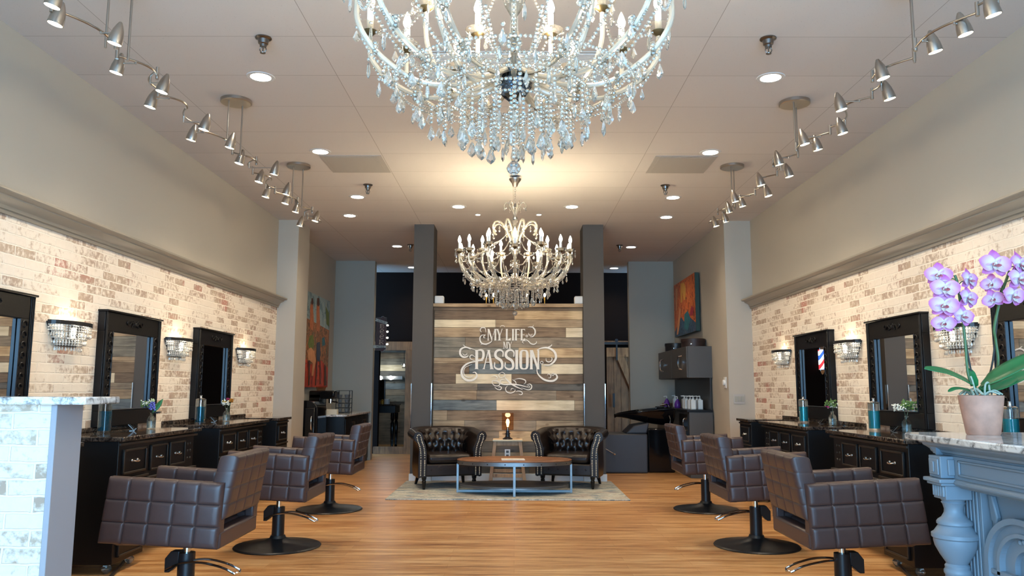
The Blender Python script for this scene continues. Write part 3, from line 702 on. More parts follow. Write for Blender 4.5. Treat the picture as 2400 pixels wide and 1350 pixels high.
    for (rr_, z0) in ((.43, -.015), (.345, -.03), (.265, -.04), (.19, -.055), (.125, -.07)):
        beadline([(rr_*cos(t), rr_*sin(t), z0) for t in [2*pi*i/64 for i in range(65)]]).build('bead_ring', M_crys, R, flat=True)
    outer = [c for c in cups if c[3] > .5]
    for k in range(len(outer)):
        p, q = outer[k], outer[(k+1) % len(outer)]
        pts = [(p[0]+(q[0]-p[0])*t, p[1]+(q[1]-p[1])*t, (p[2]+(q[2]-p[2])*t)-.02-.085*sin(pi*t)) for t in [i/14 for i in range(15)]]
        beadline(pts).build('bead_swag', M_crys, R, flat=True)
        # along the arm
        a = p[4]; pts = [(r_*cos(a), r_*sin(a), z_-.02) for r_, z_ in ((.24, .02), (.33, .0), (.42, .02), (.50, .07), (.545, .14))]
        beadline(spline(pts, 5)).build('bead_swag', M_crys, R, flat=True)
        m_ = [c for c in cups if c[3] < .5]; q = min(m_, key=lambda c: (c[0]-p[0])**2+(c[1]-p[1])**2)
        pts = [(p[0]+(q[0]-p[0])*t, p[1]+(q[1]-p[1])*t, (p[2]+(q[2]-p[2])*t)+.01-.07*sin(pi*t)) for t in [i/12 for i in range(13)]]
        beadline(pts).build('bead_swag', M_crys, R, flat=True)
    for k in range(NO):
        a = 2*pi*(k+1)/NO
        pts = [((.53*(1-t)+.30*t)*cos(a), (.53*(1-t)+.30*t)*sin(a), .17*(1-t)-.0*t-.05*sin(pi*t)) for t in [i/12 for i in range(13)]]
        beadline(pts).build('bead_swag', M_crys, R, flat=True)
        pts = [((.40*(1-t)+.10*t)*cos(a), (.40*(1-t)+.10*t)*sin(a), .10*(1-t)+.06*t-.06*sin(pi*t)) for t in [i/12 for i in range(13)]]
        beadline(pts).build('bead_swag', M_crys, R, flat=True)
    for k in range(7):
        a = 2*pi*(k+.25)/7
        pts = [(.03*(1-t)*cos(a)+.33*t*cos(a), .03*(1-t)*sin(a)+.33*t*sin(a), .56*(1-t)+.36*t-.05*sin(pi*t)) for t in [i/12 for i in range(13)]]
        beadline(pts).build('bead_swag', M_crys, R, flat=True)
    # crystal rosettes on the arms
    for (x, y, z, rad, a) in cups:
        if rad > .5:
            for t, zz_ in ((.42, -.02), (.66, -.015), (.88, .085)):
                b_ = MB()
                for j in range(7):
                    w = 2*pi*j/7; ca = rad*t
                    b_.bead((ca*cos(a)-.018*cos(w)*sin(a), ca*sin(a)+.018*cos(w)*cos(a), zz_+.018*sin(w)), .010, 6)
                b_.build('rosette', M_crys, R, flat=True)
    # strings of beads as parts, the ones of one ring together past a hundred
    vis = sorted(range(len(drops)), key=lambda i: drops[i][2]+drops[i][1]*.2)
    pick = set(vis[:96])
    rest = MB(); reststr = MB()
    order = {'big': (.036, .062), 'mid': (.028, .048), 'small': (.02, .036)}
    for i, ((x, y, z, kd, a), st) in enumerate(zip(drops, strands)):
        if i in pick:
            o = bpy.data.objects.new('pendant', pm[kd]); C.objects.link(o); o.parent = R; o.location = (x, y, z); o.rotation_euler = (0, 0, a)
            b_ = MB()
            for p in st: b_.bead(p, .0075, 6)
            b_.build('bead_string', M_crys, R, flat=True)
        else:
            T = TR((x, y, z)) @ RZ(a)
            if kd == 'spear': rest.lathe(spear()[::-1], 6, T)
            else: v, f = pendalogue(*order[kd], order[kd][0]*.32); rest.add(v, f, 0, T)
            for p in st: reststr.bead(p, .0075, 6)
    rest.build('pendants', M_crys, R, flat=True)['kind'] = 'stuff'
    reststr.build('bead_strings', M_crys, R, flat=True)['kind'] = 'stuff'
    # bottom ball on its string
    b_ = MB()
    for i in range(13): b_.bead((0, 0, -.085-.0155*i), .0075, 6)
    b_.build('bead_string', M_crys, R, flat=True)
    MB().lathe([(0, -.026), (.013, -.022), (.022, -.012), (.026, 0), (.022, .012), (.013, .022), (0, .026)], 12, TR((0, 0, -.313))).build('crystal_ball', M_crys, R, flat=True)
    return R
CH1 = make_chandelier((-.005, 2.74, 2.265), 'large crystal chandelier nearest the camera, cut off by the top of the photo')
CH2 = dup(CH1, (0, 7.86, 2.235), 0, 'crystal chandelier hanging whole before the plank wall with a pewter canopy')
for cpos in ((0, 2.74, 2.265), (0, 7.86, 2.235)):
    for k in range(7):
        a = 2*pi*(k+.25)/7
        light('candle_glow', 'POINT', (cpos[0]+.27*cos(a), cpos[1]+.27*sin(a), cpos[2]+.30), P_CANDLE*4, WARM, .03)

# ================================================================== STYLING STATIONS
def make_vanity(label, width=1.24, kind='desk'):
    """local: wall at x=0, front at x=.53; near pedestal at y=0 side; y runs away from the camera"""
    r = thing('styling_vanity', label, 'vanity', (0, 0, 0), 0, 'black styling vanities')
    D = .50; Wd = width; Ht = .83; PW = .42 if kind == 'desk' else width
    b = MB().box(.0, D, 0, PW, .065, Ht)
    if kind == 'desk':
        b.box(0, D-.02, PW, Wd, .55, Ht); b.box(0, D-.02, Wd-.03, Wd, .065, .55)
    b.build('body', M_blackwood, r, bevel=.004)
    MB().box(-.0, D+.035, -.02, Wd+.02, Ht, Ht+.028).box(0, .02, -.02, Wd+.02, Ht+.028, Ht+.058).build('countertop', M_grdark, r, bevel=.004)
    # moulding lines
    b = MB(); b.box(D-.02, D+.012, PW, Wd, .55, .565) if kind == 'desk' else None
    b.box(D, D+.012, 0, PW, .575, .59); b.box(D-.005, D+.012, 0, Wd, Ht-.03, Ht-.012)
    b.build('moulding', M_rub, r, bevel=.003)
    def panel(y0, y1, z0, z1, nm, knob=True, x=D):
        o = MB().box(x, x+.008, y0, y1, z0, z1).build(nm, M_blackwood, r, bevel=.002)
        fr = MB(); w = .014
        for (a, b_, c, d_) in ((y0, y1, z0, z0+w), (y0, y1, z1-w, z1), (y0, y0+w, z0, z1), (y1-w, y1, z0, z1)): fr.box(x+.008, x+.016, a, b_, c, d_)
        fr.build('raised_frame', M_rub, o, bevel=.003)
        if knob:
            yc = (y0+y1)/2; zc = (z0+z1)/2
            MB().tube(spline([(x+.008, yc-.035, zc), (x+.026, yc-.03, zc-.004), (x+.03, yc, zc-.008), (x+.026, yc+.03, zc-.004), (x+.008, yc+.035, zc)], 4), .0045, 6).lathe([(0, 0), (.011, 0), (.009, .006), (0, .008)], 10, TR((x+.008, yc-.037, zc)) @ RY(pi/2)).lathe([(0, 0), (.011, 0), (.009, .006), (0, .008)], 10, TR((x+.008, yc+.037, zc)) @ RY(pi/2)).build('handle', M_nickel, o)
    panel(.05, PW-.05, .615, .775, 'drawer')
    panel(.05, PW-.05, .10, .555, 'door', False)
    if kind == 'desk':
        x = D-.02; a = PW+.06; wdt = (Wd-.16-a)/2
        panel(a, a+wdt-.03, .60, .775, 'drawer', True, x); panel(a+wdt+.01, a+2*wdt-.02, .60, .775, 'drawer', True, x)
        b = MB()
        for k in range(3):
            for q in range(2): b.lathe([(0, 0), (.012, 0), (.008, .006), (0, .007)], 10, TR((x, Wd-.11+q*.05, .63+k*.055)) @ RY(pi/2))
        for k in range(5): b.lathe([(0, 0), (.008, 0), (.005, .006), (0, .007)], 8, TR((x, PW+.03, .62+k*.035)) @ RY(pi/2))
        b.build('carving', M_rub, r)
    for (x, y) in ((.06, .06), (D-.06, .06), (.06, PW-.06), (D-.06, PW-.06)) + (((.06, Wd-.03), (D-.08, Wd-.03)) if kind == 'desk' else ()):
        MB().lathe([(0, 0), (.014, 0), (.03, .02), (.032, .035), (.02, .05), (.012, .065), (0, .066)], 14, TR((x, y, 0))).build('foot', M_crys, r)
    return r
V0 = make_vanity('x')
VXL, VXR = -3.03, 3.01
specs = [(-1, 3.39, 'black styling vanity nearest the camera on the left, behind the brick half wall'), (-1, 5.13, 'black styling vanity with lupin vase, second on the left wall'), (-1, 6.87, 'black styling vanity with daisy vase, farthest full desk on the left wall'),
         (1, 3.39, 'black styling vanity hidden behind the mantel desk and potted orchid'), (1, 5.13, 'black styling vanity beyond the mantel desk on the right wall'), (1, 6.87, 'black styling vanity under the mirror showing the barber pole')]
for i, (sd, y, lab) in enumerate(specs):
    if i == 0: V0.location = (VXL, y, 0); V0['label'] = lab
    elif sd < 0: dup(V0, (VXL, y, 0), 0, lab)
    else: dup(V0, (VXR, y, 0), 0, lab, scale=(-1, 1, 1))
V1 = make_vanity('narrow black drawer cabinet at the far end of the left stations', .42, 'ped'); V1.location = (VXL, 8.5, 0); V1.name = 'drawer_cabinet'; V1['category'] = 'cabinet'; V1['group'] = 'narrow end cabinets'
dup(V1, (VXR, 8.5, 0), 0, 'narrow black drawer cabinet at the far end of the right stations', scale=(-1, 1, 1))

def make_mirror(label):
    """local: wall x=0, glass faces +x, y from 0 to .90, z from 0"""
    r = thing('framed_mirror', label, 'mirror', (0, 0, 0), 0, 'black carved mirrors')
    w, h, t, fx = .90, .835, .055, .118
    b = MB()
    b.box(0, t, 0, w, h-.14, h); b.box(0, t, 0, w, 0, .115)
    b.box(0, t, 0, fx, .115, h-.14); b.box(0, t, w-fx, w, .115, h-.14)
    for k in range(3):
        for y in (.006+k*.013, w-.014-k*.013): b.box(t, t+.010-.002*k, y, y+.008, 0, h)
    b.box(-.0, t+.02, -.008, w+.008, h, h+.014)
    b.build('frame', M_blackwood, r, bevel=.003)
    g = MB()
    for y in (fx+.0, w-fx-.012): g.box(t-.02, t+.004, y, y+.012, .115, h-.14)
    g.box(t-.02, t+.004, fx, w-fx, .115, .122)
    g.build('inner_bead', pbr_blue, r, bevel=.003)
    for y in (.088, w-.088):
        b = MB()
        for k in range(9):
            z = h-.18-k*.062
            rr = .027-.0012*k
            pts = [(t+.004, y+rr*cos(a), z+rr*sin(a)) for a in [pi*i/8 for i in range(9)]]
            b.tube(pts, .0045, 5)
            b.bead((t+.004, y, z-.008), .007, 6)
        b.build('scale_carving', M_blackwood, r)
    b = MB()
    yc = w/2
    for s in (-1, 1):
        b.tube(spline([(t+.004, yc+s*.02, h-.08), (t+.008, yc+s*.06, h-.05), (t+.006, yc+s*.10, h-.075), (t+.004, yc+s*.13, h-.06), (t+.004, yc+s*.115, h-.045)], 4), .0065, 6)
        b.tube(spline([(t+.004, yc+s*.015, h-.06), (t+.008, yc+s*.03, h-.04), (t+.004, yc+s*.05, h-.09)], 4), .0055, 6)
    b.lathe([(0, 0), (.02, 0), (.014, .01), (0, .014)], 10, TR((t, yc, h-.062)) @ RY(pi/2))
    b.build('crest_carving', M_blackwood, r)
    MB().box(t-.03, t-.022, fx-.01, w-fx+.01, .105, h-.13).build('glass', M_mirror, r, flat=True)
    return r
pbr_blue = pbr('slate_daylight_tint', srgb(22, 27, 34), .36)  # bead colour carries the blue of daylight reflected along the frame's inner edge
mir = make_mirror('x')
for i, (sd, y, lab) in enumerate([(-1, 3.955, 'black carved mirror at the left edge of the photo, above the brick half wall'), (-1, 5.71, 'black carved mirror behind the lupins on the left wall, reflecting the grey column'), (-1, 7.42, 'black carved mirror farthest along the left wall, dark reflection'),
                                  (1, 3.985, 'black carved mirror at the right edge of the photo behind the orchid leaf'), (1, 5.73, 'black carved mirror on the right wall reflecting grey column and planks'), (1, 7.44, 'black carved mirror on the right wall reflecting the barber pole')]):
    z = .89
    if i == 0: mir.location = (VXL+.0, y, z); mir['label'] = lab
    elif sd < 0: dup(mir, (VXL, y, z), 0, lab)
    else: dup(mir, (VXR, y, z), 0, lab, scale=(-1, 1, 1))

def make_sconce(label):
    """local: wall x=0, projecting to +x; y centred; z=0 is the bottom of the plate"""
    r = thing('wall_sconce', label, 'wall lamp', (0, 0, 0), 0, 'crystal wall sconces')
    MB().prism([(-.12, 0), (.12, 0), (.235, .155), (-.235, .155)], 0, .012, 'yz').build('back_plate', M_black, r, bevel=.003)
    def arc(R_, z, n=16, d=.115):
        return [(.012+d*sin(pi*i/n), -R_*cos(pi*i/n), z) for i in range(n+1)]
    b = MB(); A = arc(.235, .155)
    for i in range(16):
        p, q = A[i], A[i+1]
        b.hexa([(p[0], p[1], .138), (q[0], q[1], .138), (q[0]*.93, q[1]*.96, .138), (p[0]*.93, p[1]*.96, .138), (p[0], p[1], .164), (q[0], q[1], .164), (q[0]*.93, q[1]*.96, .164), (p[0]*.93, p[1]*.96, .164)])
    b.build('rim', M_black, r)
    rnd = random.Random(5)
    for k, (R_, z0, n, d, ln) in enumerate(((.225, .142, 24, .105, .05), (.185, .095, 20, .085, .045), (.145, .05, 16, .062, .045))):
        MB().tube(arc(R_, z0, 16, d), .003, 5).build('tier_wire', M_chrome, r)
        b = MB()
        for i in range(n):
            t = (i+.5)/n; x = .012+d*sin(pi*t); y = -R_*cos(pi*t); z = z0
            for j in range(3): b.bead((x, y, z-.008-.017*j), .0085, 6)
            v, f = pendalogue(.017, .03, .007); b.add(v, f, 0, TR((x, y, z-.055)) @ RZ(rnd.uniform(0, 3)))
        b.build('crystal_tier', M_crys2, r, flat=True)
    MB().lathe([(0, .05), (.012, .05), (.016, .08), (.018, .1), (.012, .125), (0, .13)], 12, TR((.055, 0, 0))).build('bulb', M_bulb, r)
    return r
sc = make_sconce('x')
for i, (sd, y, lab) in enumerate([(-1, 5.31, 'crystal wall sconce nearest on the left, beside a red brick'), (-1, 7.04, 'crystal wall sconce between the two left mirrors'), (-1, 8.80, 'crystal wall sconce farthest along the left wall'),
                                  (1, 5.34, 'crystal wall sconce on the right wall crossed by the orchid stems'), (1, 7.08, 'crystal wall sconce between the two right mirrors'), (1, 8.83, 'crystal wall sconce farthest along the right wall')]):
    z = 1.445
    if i == 0: sc.location = (VXL, y, z); sc['label'] = lab
    elif sd < 0: dup(sc, (VXL, y, z), 0, lab)
    else: dup(sc, (VXR, y, z), 0, lab, scale=(-1, 1, 1))
    light('sconce_glow', 'POINT', (sd*(3.03-.07), y, z+.145), P_SCONCE, WARM, .015)

# small things on the vanities
TOPZ = .8585
def make_jar(label):
    r = thing('disinfectant_jar', label, 'jar', (0, 0, 0), 0, 'blue disinfectant jars')
    MB().lathe([(0, 0), (.044, 0), (.044, .215), (.041, .215), (.041, .012), (0, .012)], 28).build('glass_jar', M_glass, r)
    MB().lathe([(0, .014), (.040, .014), (.040, .15), (0, .15)], 28).build('liquid', M_bluef, r)
    MB().lathe([(0, .205), (.034, .205), (.042, .216), (.03, .222), (.01, .226), (.008, .24), (.013, .248), (0, .252)], 24).tube([(0, 0, .02), (0, 0, .21)], .004, 8).lathe([(.0, .03), (.034, .03), (.034, .034), (0, .034)], 20).build('lid_basket', M_chrome, r)
    return r
jar = make_jar('x')
jl = [(-2.875, 5.60, 'blue disinfectant jar nearest on the left vanities, beside the brick half wall'), (-2.78, 7.06, 'dark blue disinfectant jar on the farther left vanity'), (2.80, 7.75, 'turquoise disinfectant jar on the farther right vanity'),
      (2.83, 6.30, 'turquoise disinfectant jar on the nearer right vanity, left of the grey-column mirror'), (2.86, 4.62, 'turquoise disinfectant jar partly hidden behind the orchid pot')]
for i, (x, y, lab) in enumerate(jl):
    if i == 0: jar.location = (x, y, TOPZ); jar['label'] = lab
    else:
        q = dup(jar, (x, y, TOPZ), 0, lab)
        for ch_ in [o for o in C.objects if o.parent == q and o.name.startswith('liquid')]:
            if x > 0: ch_.data = ch_.data.copy(); ch_.data.materials[0] = M_turq
def make_cardholder(label):
    r = thing('card_holder', label, 'card holder', (0, 0, 0), 0, 'steel card holders')
    MB().box(-.0015, .0015, -.04, .04, 0, .058, T=TR((0, 0, .004)) @ RY(-.75)).box(-.0015, .0015, -.04, .04, 0, .022, T=TR((0, 0, .004)) @ RY(.8)).box(-.03, .005, -.02, .02, 0, .003).build('bracket', pbr('dull_steel', srgb(120, 116, 112), .35, metal=.9), r)
    MB().box(-.001, .001, -.042, .042, .0, .05, T=TR((.004, 0, .012)) @ RY(-.75)).build('cards', M_black, r)
    return r
ch = make_cardholder('x')
for i, (x, y, rz, lab) in enumerate([(-2.80, 5.88, .5, 'small folded steel card holder in front of the lupin vanity mirror'), (-2.78, 7.40, .5, 'small folded steel card holder beside the daisy vase, left side'), (2.84, 7.42, 2.4, 'small folded steel card holder beneath the barber pole mirror'), (2.83, 5.98, 2.4, 'small folded steel card holder beneath the grey-column mirror, right')]):
    if i == 0: ch.location = (x, y, TOPZ); ch.rotation_euler = (0, 0, rz); ch['label'] = lab
    else: dup(ch, (x, y, TOPZ), rz, lab)
bottle_prof = [(0, 0), (.031, 0), (.033, .006), (.033, .07), (.028, .085), (.014, .1), (.012, .115), (.016, .12), (.016, .124), (.0105, .124), (.010, .10), (.024, .084), (.030, .07), (.030, .008), (0, .006)]
def flower_vase(label, loc, kind):
    rnd = random.Random(hash(kind) % 97 if False else {'lupin': 1, 'daisy': 2, 'baby': 3, 'green': 4}[kind])
    r = thing('bud_vase', label, 'vase', loc, 0, 'glass bottle bud vases')
    MB().lathe(bottle_prof, 20).build('glass_bottle', M_glass, r)
    MB().lathe([(0, .008), (.029, .008), (.029, .06), (0, .06)], 16).build('water', mat_water, r)
    return r, rnd
mat_water = mat_glass('water', (.9, .95, .9), 0, .08, 1.33)
M_lup = pbr('lupin_blue', srgb(112, 116, 200), .6); M_lupg = pbr('lupin_tip', srgb(196, 206, 158), .6)
M_dwhite = pbr('small_white_flower', srgb(238, 236, 220), .6); M_dor = pbr('orange_petal', srgb(226, 142, 46), .6); M_dpk = pbr('pink_petal', srgb(176, 50, 110), .6); M_dyel = pbr('yellow_petal', srgb(222, 178, 60), .6)
def stemline(par, p0, p1, nm='stem'):
    m = ((p0[0]+p1[0])/2+.005, (p0[1]+p1[1])/2, (p0[2]+p1[2])/2+.01)
    return MB().tube(spline([p0, m, p1], 4), .0016, 5).build(nm, M_stem, par)
def leafobj(par, p0, d, ln, w, nm='leaf', mat=None):
    p0 = Vector(p0); d = Vector(d).normalized(); s = d.cross(Vector((.3, 1, .2))).normalized(); up = s.cross(d)
    def P(u, v): 
        wd = w*sin(pi*min(.98, u*.93+.05))**.8
        return tuple(p0+d*ln*u+s*(v-.5)*2*wd+up*(.25*w*abs(v-.5)*2))
    return MB().grid(P, 8, 4).build(nm, mat or M_leaf2, par, solid=.001)
def blob_flower(b, c, r, n, mi, rnd, spread, rb):
    for k in range(n):
        a = rnd.uniform(0, 2*pi); e = rnd.uniform(-.4, 1); q = spread*rnd.uniform(.2, 1)
        b.bead((c[0]+q*cos(a), c[1]+q*sin(a), c[2]+q*e), rb, 6, mi)
# lupins
r, rnd = flower_vase('glass bottle vase of blue lupins on the near left vanity', (-2.80, 6.16, TOPZ), 'lupin')
stemline(r, (0, 0, .02), (0, -.0, .20))
b = MB()
for k in range(34):
    t = k/34; a = k*2.4; q = .020*(1-.55*t); b.bead((q*cos(a), q*sin(a), .145+.085*t), .0085*(1-.35*t), 6, 0 if t < .72 else 1)
b.build('lupin_flower', [M_lup, M_lupg], r)
leafobj(r, (0.0, .0, .12), (.55, .35, 1), .13, .022, mat=M_leaf); stemline(r, (0, 0, .1), (.03, .0, .17)); leafobj(r, (0, 0, .12), (.9, .2, .1), .07, .008, mat=M_stake)
b = MB(); blob_flower(b, (-.045, -.02, .19), 0, 26, 0, rnd, .035, .005); blob_flower(b, (-.045, -.02, .18), 0, 30, 1, rnd, .045, .006); b.build('filler_sprig', [M_dwhite, M_leaf2], r)
# daisies
r, rnd = flower_vase('glass bottle vase of orange, pink and white flowers on the farther left vanity', (-2.75, 7.62, TOPZ), 'daisy')
for (dx, dy, dz, m_, q) in ((.035, 0, .185, M_dor, .024), (.0, .02, .205, M_dpk, .02), (.045, -.01, .20, M_dor, .02), (-.03, .0, .18, M_dyel, .022)):
    stemline(r, (0, 0, .03), (dx, dy, dz)); b = MB()
    for k in range(12): b.add([(0, 0, 0), (q*.9, -.005, .004), (q, 0, .005), (q*.9, .005, .004)], [(0, 1, 2, 3)], 0, TR((dx, dy, dz)) @ RX(-.6) @ RZ(2*pi*k/12))
    b.bead((dx, dy, dz+.003), .006, 8); b.build('flower_head', m_, r, solid=.001)
b = MB(); blob_flower(b, (-.01, -.01, .165), 0, 50, 0, rnd, .045, .0055); b.build('filler_sprig', M_dwhite, r)
# right side baby's breath
r, rnd = flower_vase('glass bottle vase with small white and red sprigs before the barber pole mirror', (2.82, 7.10, TOPZ), 'green')
stemline(r, (0, 0, .03), (0, 0, .2))
b = MB(); blob_flower(b, (.01, 0, .165), 0, 34, 0, rnd, .045, .0055); blob_flower(b, (-.01, 0, .18), 0, 70, 1, rnd, .05, .008); blob_flower(b, (-.04, 0, .16), 0, 9, 2, rnd, .02, .007); b.build('filler_sprig', [M_dwhite, M_leaf2, M_dpk], r)
leafobj(r, (0, 0, .17), (-.1, 0, 1), .07, .008)
r, rnd = flower_vase('glass bottle vase of white sprigs and leaves beside the mantel desk', (2.90, 5.93, TOPZ), 'baby')
stemline(r, (0, 0, .03), (-.02, -.0, .2)); stemline(r, (0, 0, .1), (.03, 0, .22))
b = MB(); blob_flower(b, (-.05, 0, .175), 0, 60, 0, rnd, .05, .006); blob_flower(b, (.02, 0, .19), 0, 70, 1, rnd, .055, .009); b.build('filler_sprig', [M_dwhite, M_leaf2], r)
leafobj(r, (0, 0, .19), (-.2, 0, 1), .06, .014); leafobj(r, (0, 0, .19), (.6, 0, .8), .05, .012)

# ================================================================== SALON CHAIRS
def quilt_panel(nx, nz, thick, corners, front_cells, seam=.007):
    """upholstered slab: corners = (x,z) bl, br, tr, tl ; thickness along y, seams as grooves on both big faces"""
    bl, br, tr, tl = [Vector((c[0], 0, c[1])) for c in corners]
    b = MB(); CL = [0, .035, .08, .16, .32, .5, .68, .84, .92, .965]
    gu = [(i+c)/nx for i in range(nx) for c in CL]+[1.0]; gv = [(i+c)/nz for i in range(nz) for c in CL]+[1.0]; NU = len(gu)-1; NV = len(gv)-1
    w = (br-bl).length; h = (tl-bl).length; er = .022
    def pos(u, v):
        return (bl*(1-u)+br*u)*(1-v)+(tl*(1-u)+tr*u)*v
    def off(u, v):
        du = abs(u*nx-round(u*nx))/nx*w if 0 < round(u*nx) < nx else 1
        dv = abs(v*nz-round(v*nz))/nz*h if 0 < round(v*nz) < nz else 1
        g = seam*max(exp(-(du/.004)**2), exp(-(dv/.004)**2))
        # puff
        pu = (u*nx) % 1; pv = (v*nz) % 1
        g -= .003*(sin(pi*pu)*sin(pi*pv))**.5 if 0 < pu < 1 and 0 < pv < 1 else 0
        ed = min(u*w, (1-u)*w, v*h, (1-v)*h)
        e = 0 if ed > er else er-sqrt(max(0, er*er-(er-ed)**2))
        return thick/2-g-e
    for s in (-1, 1):
        def P(u, v, s=s):
            u = gu[int(round(u*NU))]; v = gv[int(round(v*NV))]
            p = pos(u, v); return (p.x, s*off(u, v), p.z)
        b.grid(P, NU, NV)
        if s > 0:
            n0 = (NU+1)*(NV+1); cnt = NU*NV
            for q in range(cnt): f = b.f[-1-q]; b.f[-1-q] = f[::-1]
    N1 = NV+1; n0 = (NU+1)*N1
    rim = [(i*N1) for i in range(NU)]+[NU*N1+j for j in range(NV)]+[(NU-i)*N1+NV for i in range(NU)]+[NV-j for j in range(NV)]
    for k in range(len(rim)):
        p, q = rim[k], rim[(k+1) % len(rim)]; b.f.append((q, p, p+n0, q+n0)); b.m.append(0)
    return b
def make_chair(label):
    """local: chair centre on floor, looks towards -x"""
    r = thing('salon_chair', label, 'chair', (0, 0, 0), 0, 'quilted salon chairs')
    for y in (-.275, .275):
        o = quilt_panel(5, 3, .085, [(-.335, .392), (.27, .362), (.29, .69), (-.295, .722)], 0).build('arm', M_leather, r, angle=50); o.location = (0, y, 0)
    # seat
    b = MB().box(-.30, .20, -.232, .232, .365, .46); b.build('seat_base', M_leather, r, bevel=.02)
    MB().box(-.30, .18, -.228, .228, .462, .545).build('seat_cushion', M_leather, r, bevel=.028)
    # backrest, leaning to +x
    o = quilt_panel(4, 4, .10, [(-.255, .50), (.255, .50), (.255, .825), (-.255, .825)], 0, seam=.0025).build('backrest', M_leather, r, angle=50)
    o.rotation_euler = (0, 0, pi/2); o.location = (.235, 0, 0)
    for v in o.data.vertices:
        z = v.co.z; x = v.co.x; k = (z-.5)/.325
        v.co.y = v.co.y*(1+.12*(1-k))-(.065*k); v.co.x = x*(1.10-.04*k)
    MB().box(.205, .28, -.29, .29, .36, .45).build('back_rail', M_leather, r, bevel=.014)
    MB().box(.225, .278, -.30, -.225, .43, .53).box(.225, .278, .225, .30, .43, .53).build('back_post', M_leather, r, bevel=.01)
    MB().box(.15, .165, -.2, .2, .45, .52).lathe([(0, 0), (.008, 0), (.008, .02), (0, .02)], 8, TR((.165, .06, .485)) @ RY(pi/2), 1).lathe([(0, 0), (.008, 0), (.008, .02), (0, .02)], 8, TR((.165, .085, .485)) @ RY(pi/2), 1).build('seat_frame', [M_black, M_chrome], r)
    MB().lathe([(0, .23), (.02, .23), (.02, .34), (0, .34)], 16).build('piston', M_chrome, r)
    MB().lathe([(0, .055), (.046, .055), (.044, .29), (0, .29)], 28).build('column', M_black, r, angle=30)
    MB().lathe([(0, 0), (.315, 0), (.318, .006), (.31, .014), (.2, .028), (.10, .046), (.06, .066), (.052, .085), (.0, .085)], 56).build('base', M_black, r)
    MB().prism([(-.105, .19), (-.08, .19), (-.03, .235), (-.03, .30), (-.075, .30), (-.105, .262)], -.03, .03, 'xz').build('pump_bracket', M_black, r, bevel=.003)
    pts = []
    for s in (-1, 1): pass
    A = spline([(-.095, -.035, .205), (.0, -.065, .245), (.11, -.07, .25), (.22, -.07, .225), (.285, -.07, .195)], 5)
    Bq = spline([(.285, .02, .195), (.22, .02, .225), (.11, .02, .25), (.03, -.01, .25)], 5)
    MB().tube(A+[Vector((.30, -.025, .19))]+Bq, .0062, 8).build('pump_lever', M_chrome, r)
    return r
CH = make_chair('x')
for i, (x, y, rz, lab) in enumerate([(-1.77, 4.41, 0, 'brown quilted salon chair nearest the camera on the left'), (-1.765, 6.075, 0, 'brown quilted salon chair, middle of the left row'), (-1.80, 7.89, 0, 'brown quilted salon chair, farthest of the left row'),
                                     (1.785, 4.45, pi, 'brown quilted salon chair nearest the camera on the right, by the mantel desk'), (1.83, 6.16, pi, 'brown quilted salon chair, middle of the right row'), (1.887, 7.98, pi, 'brown quilted salon chair, farthest of the right row')]):
    if i == 0: CH.location = (x, y, 0); CH.rotation_euler = (0, 0, rz); CH['label'] = lab
    else: dup(CH, (x, y, 0), rz, lab)
for (pts, lab) in (([(-2.80, 6.02), (-2.70, 5.72), (-2.595, 5.39), (-2.505, 5.09), (-2.42, 4.75), (-2.36, 4.5)], 'thick black cable on the floor beside the nearest left vanity'),
                   ([(2.82, 6.17), (2.70, 5.82), (2.575, 5.47), (2.49, 5.17), (2.40, 4.75), (2.34, 4.5)], 'thick black cable on the floor beside the nearest right vanity')):
    tag(MB().tube(spline([(x, y, .011) for x, y in pts], 8), .011, 8).build('floor_cable', M_black), lab, 'cable', 'black floor cables')

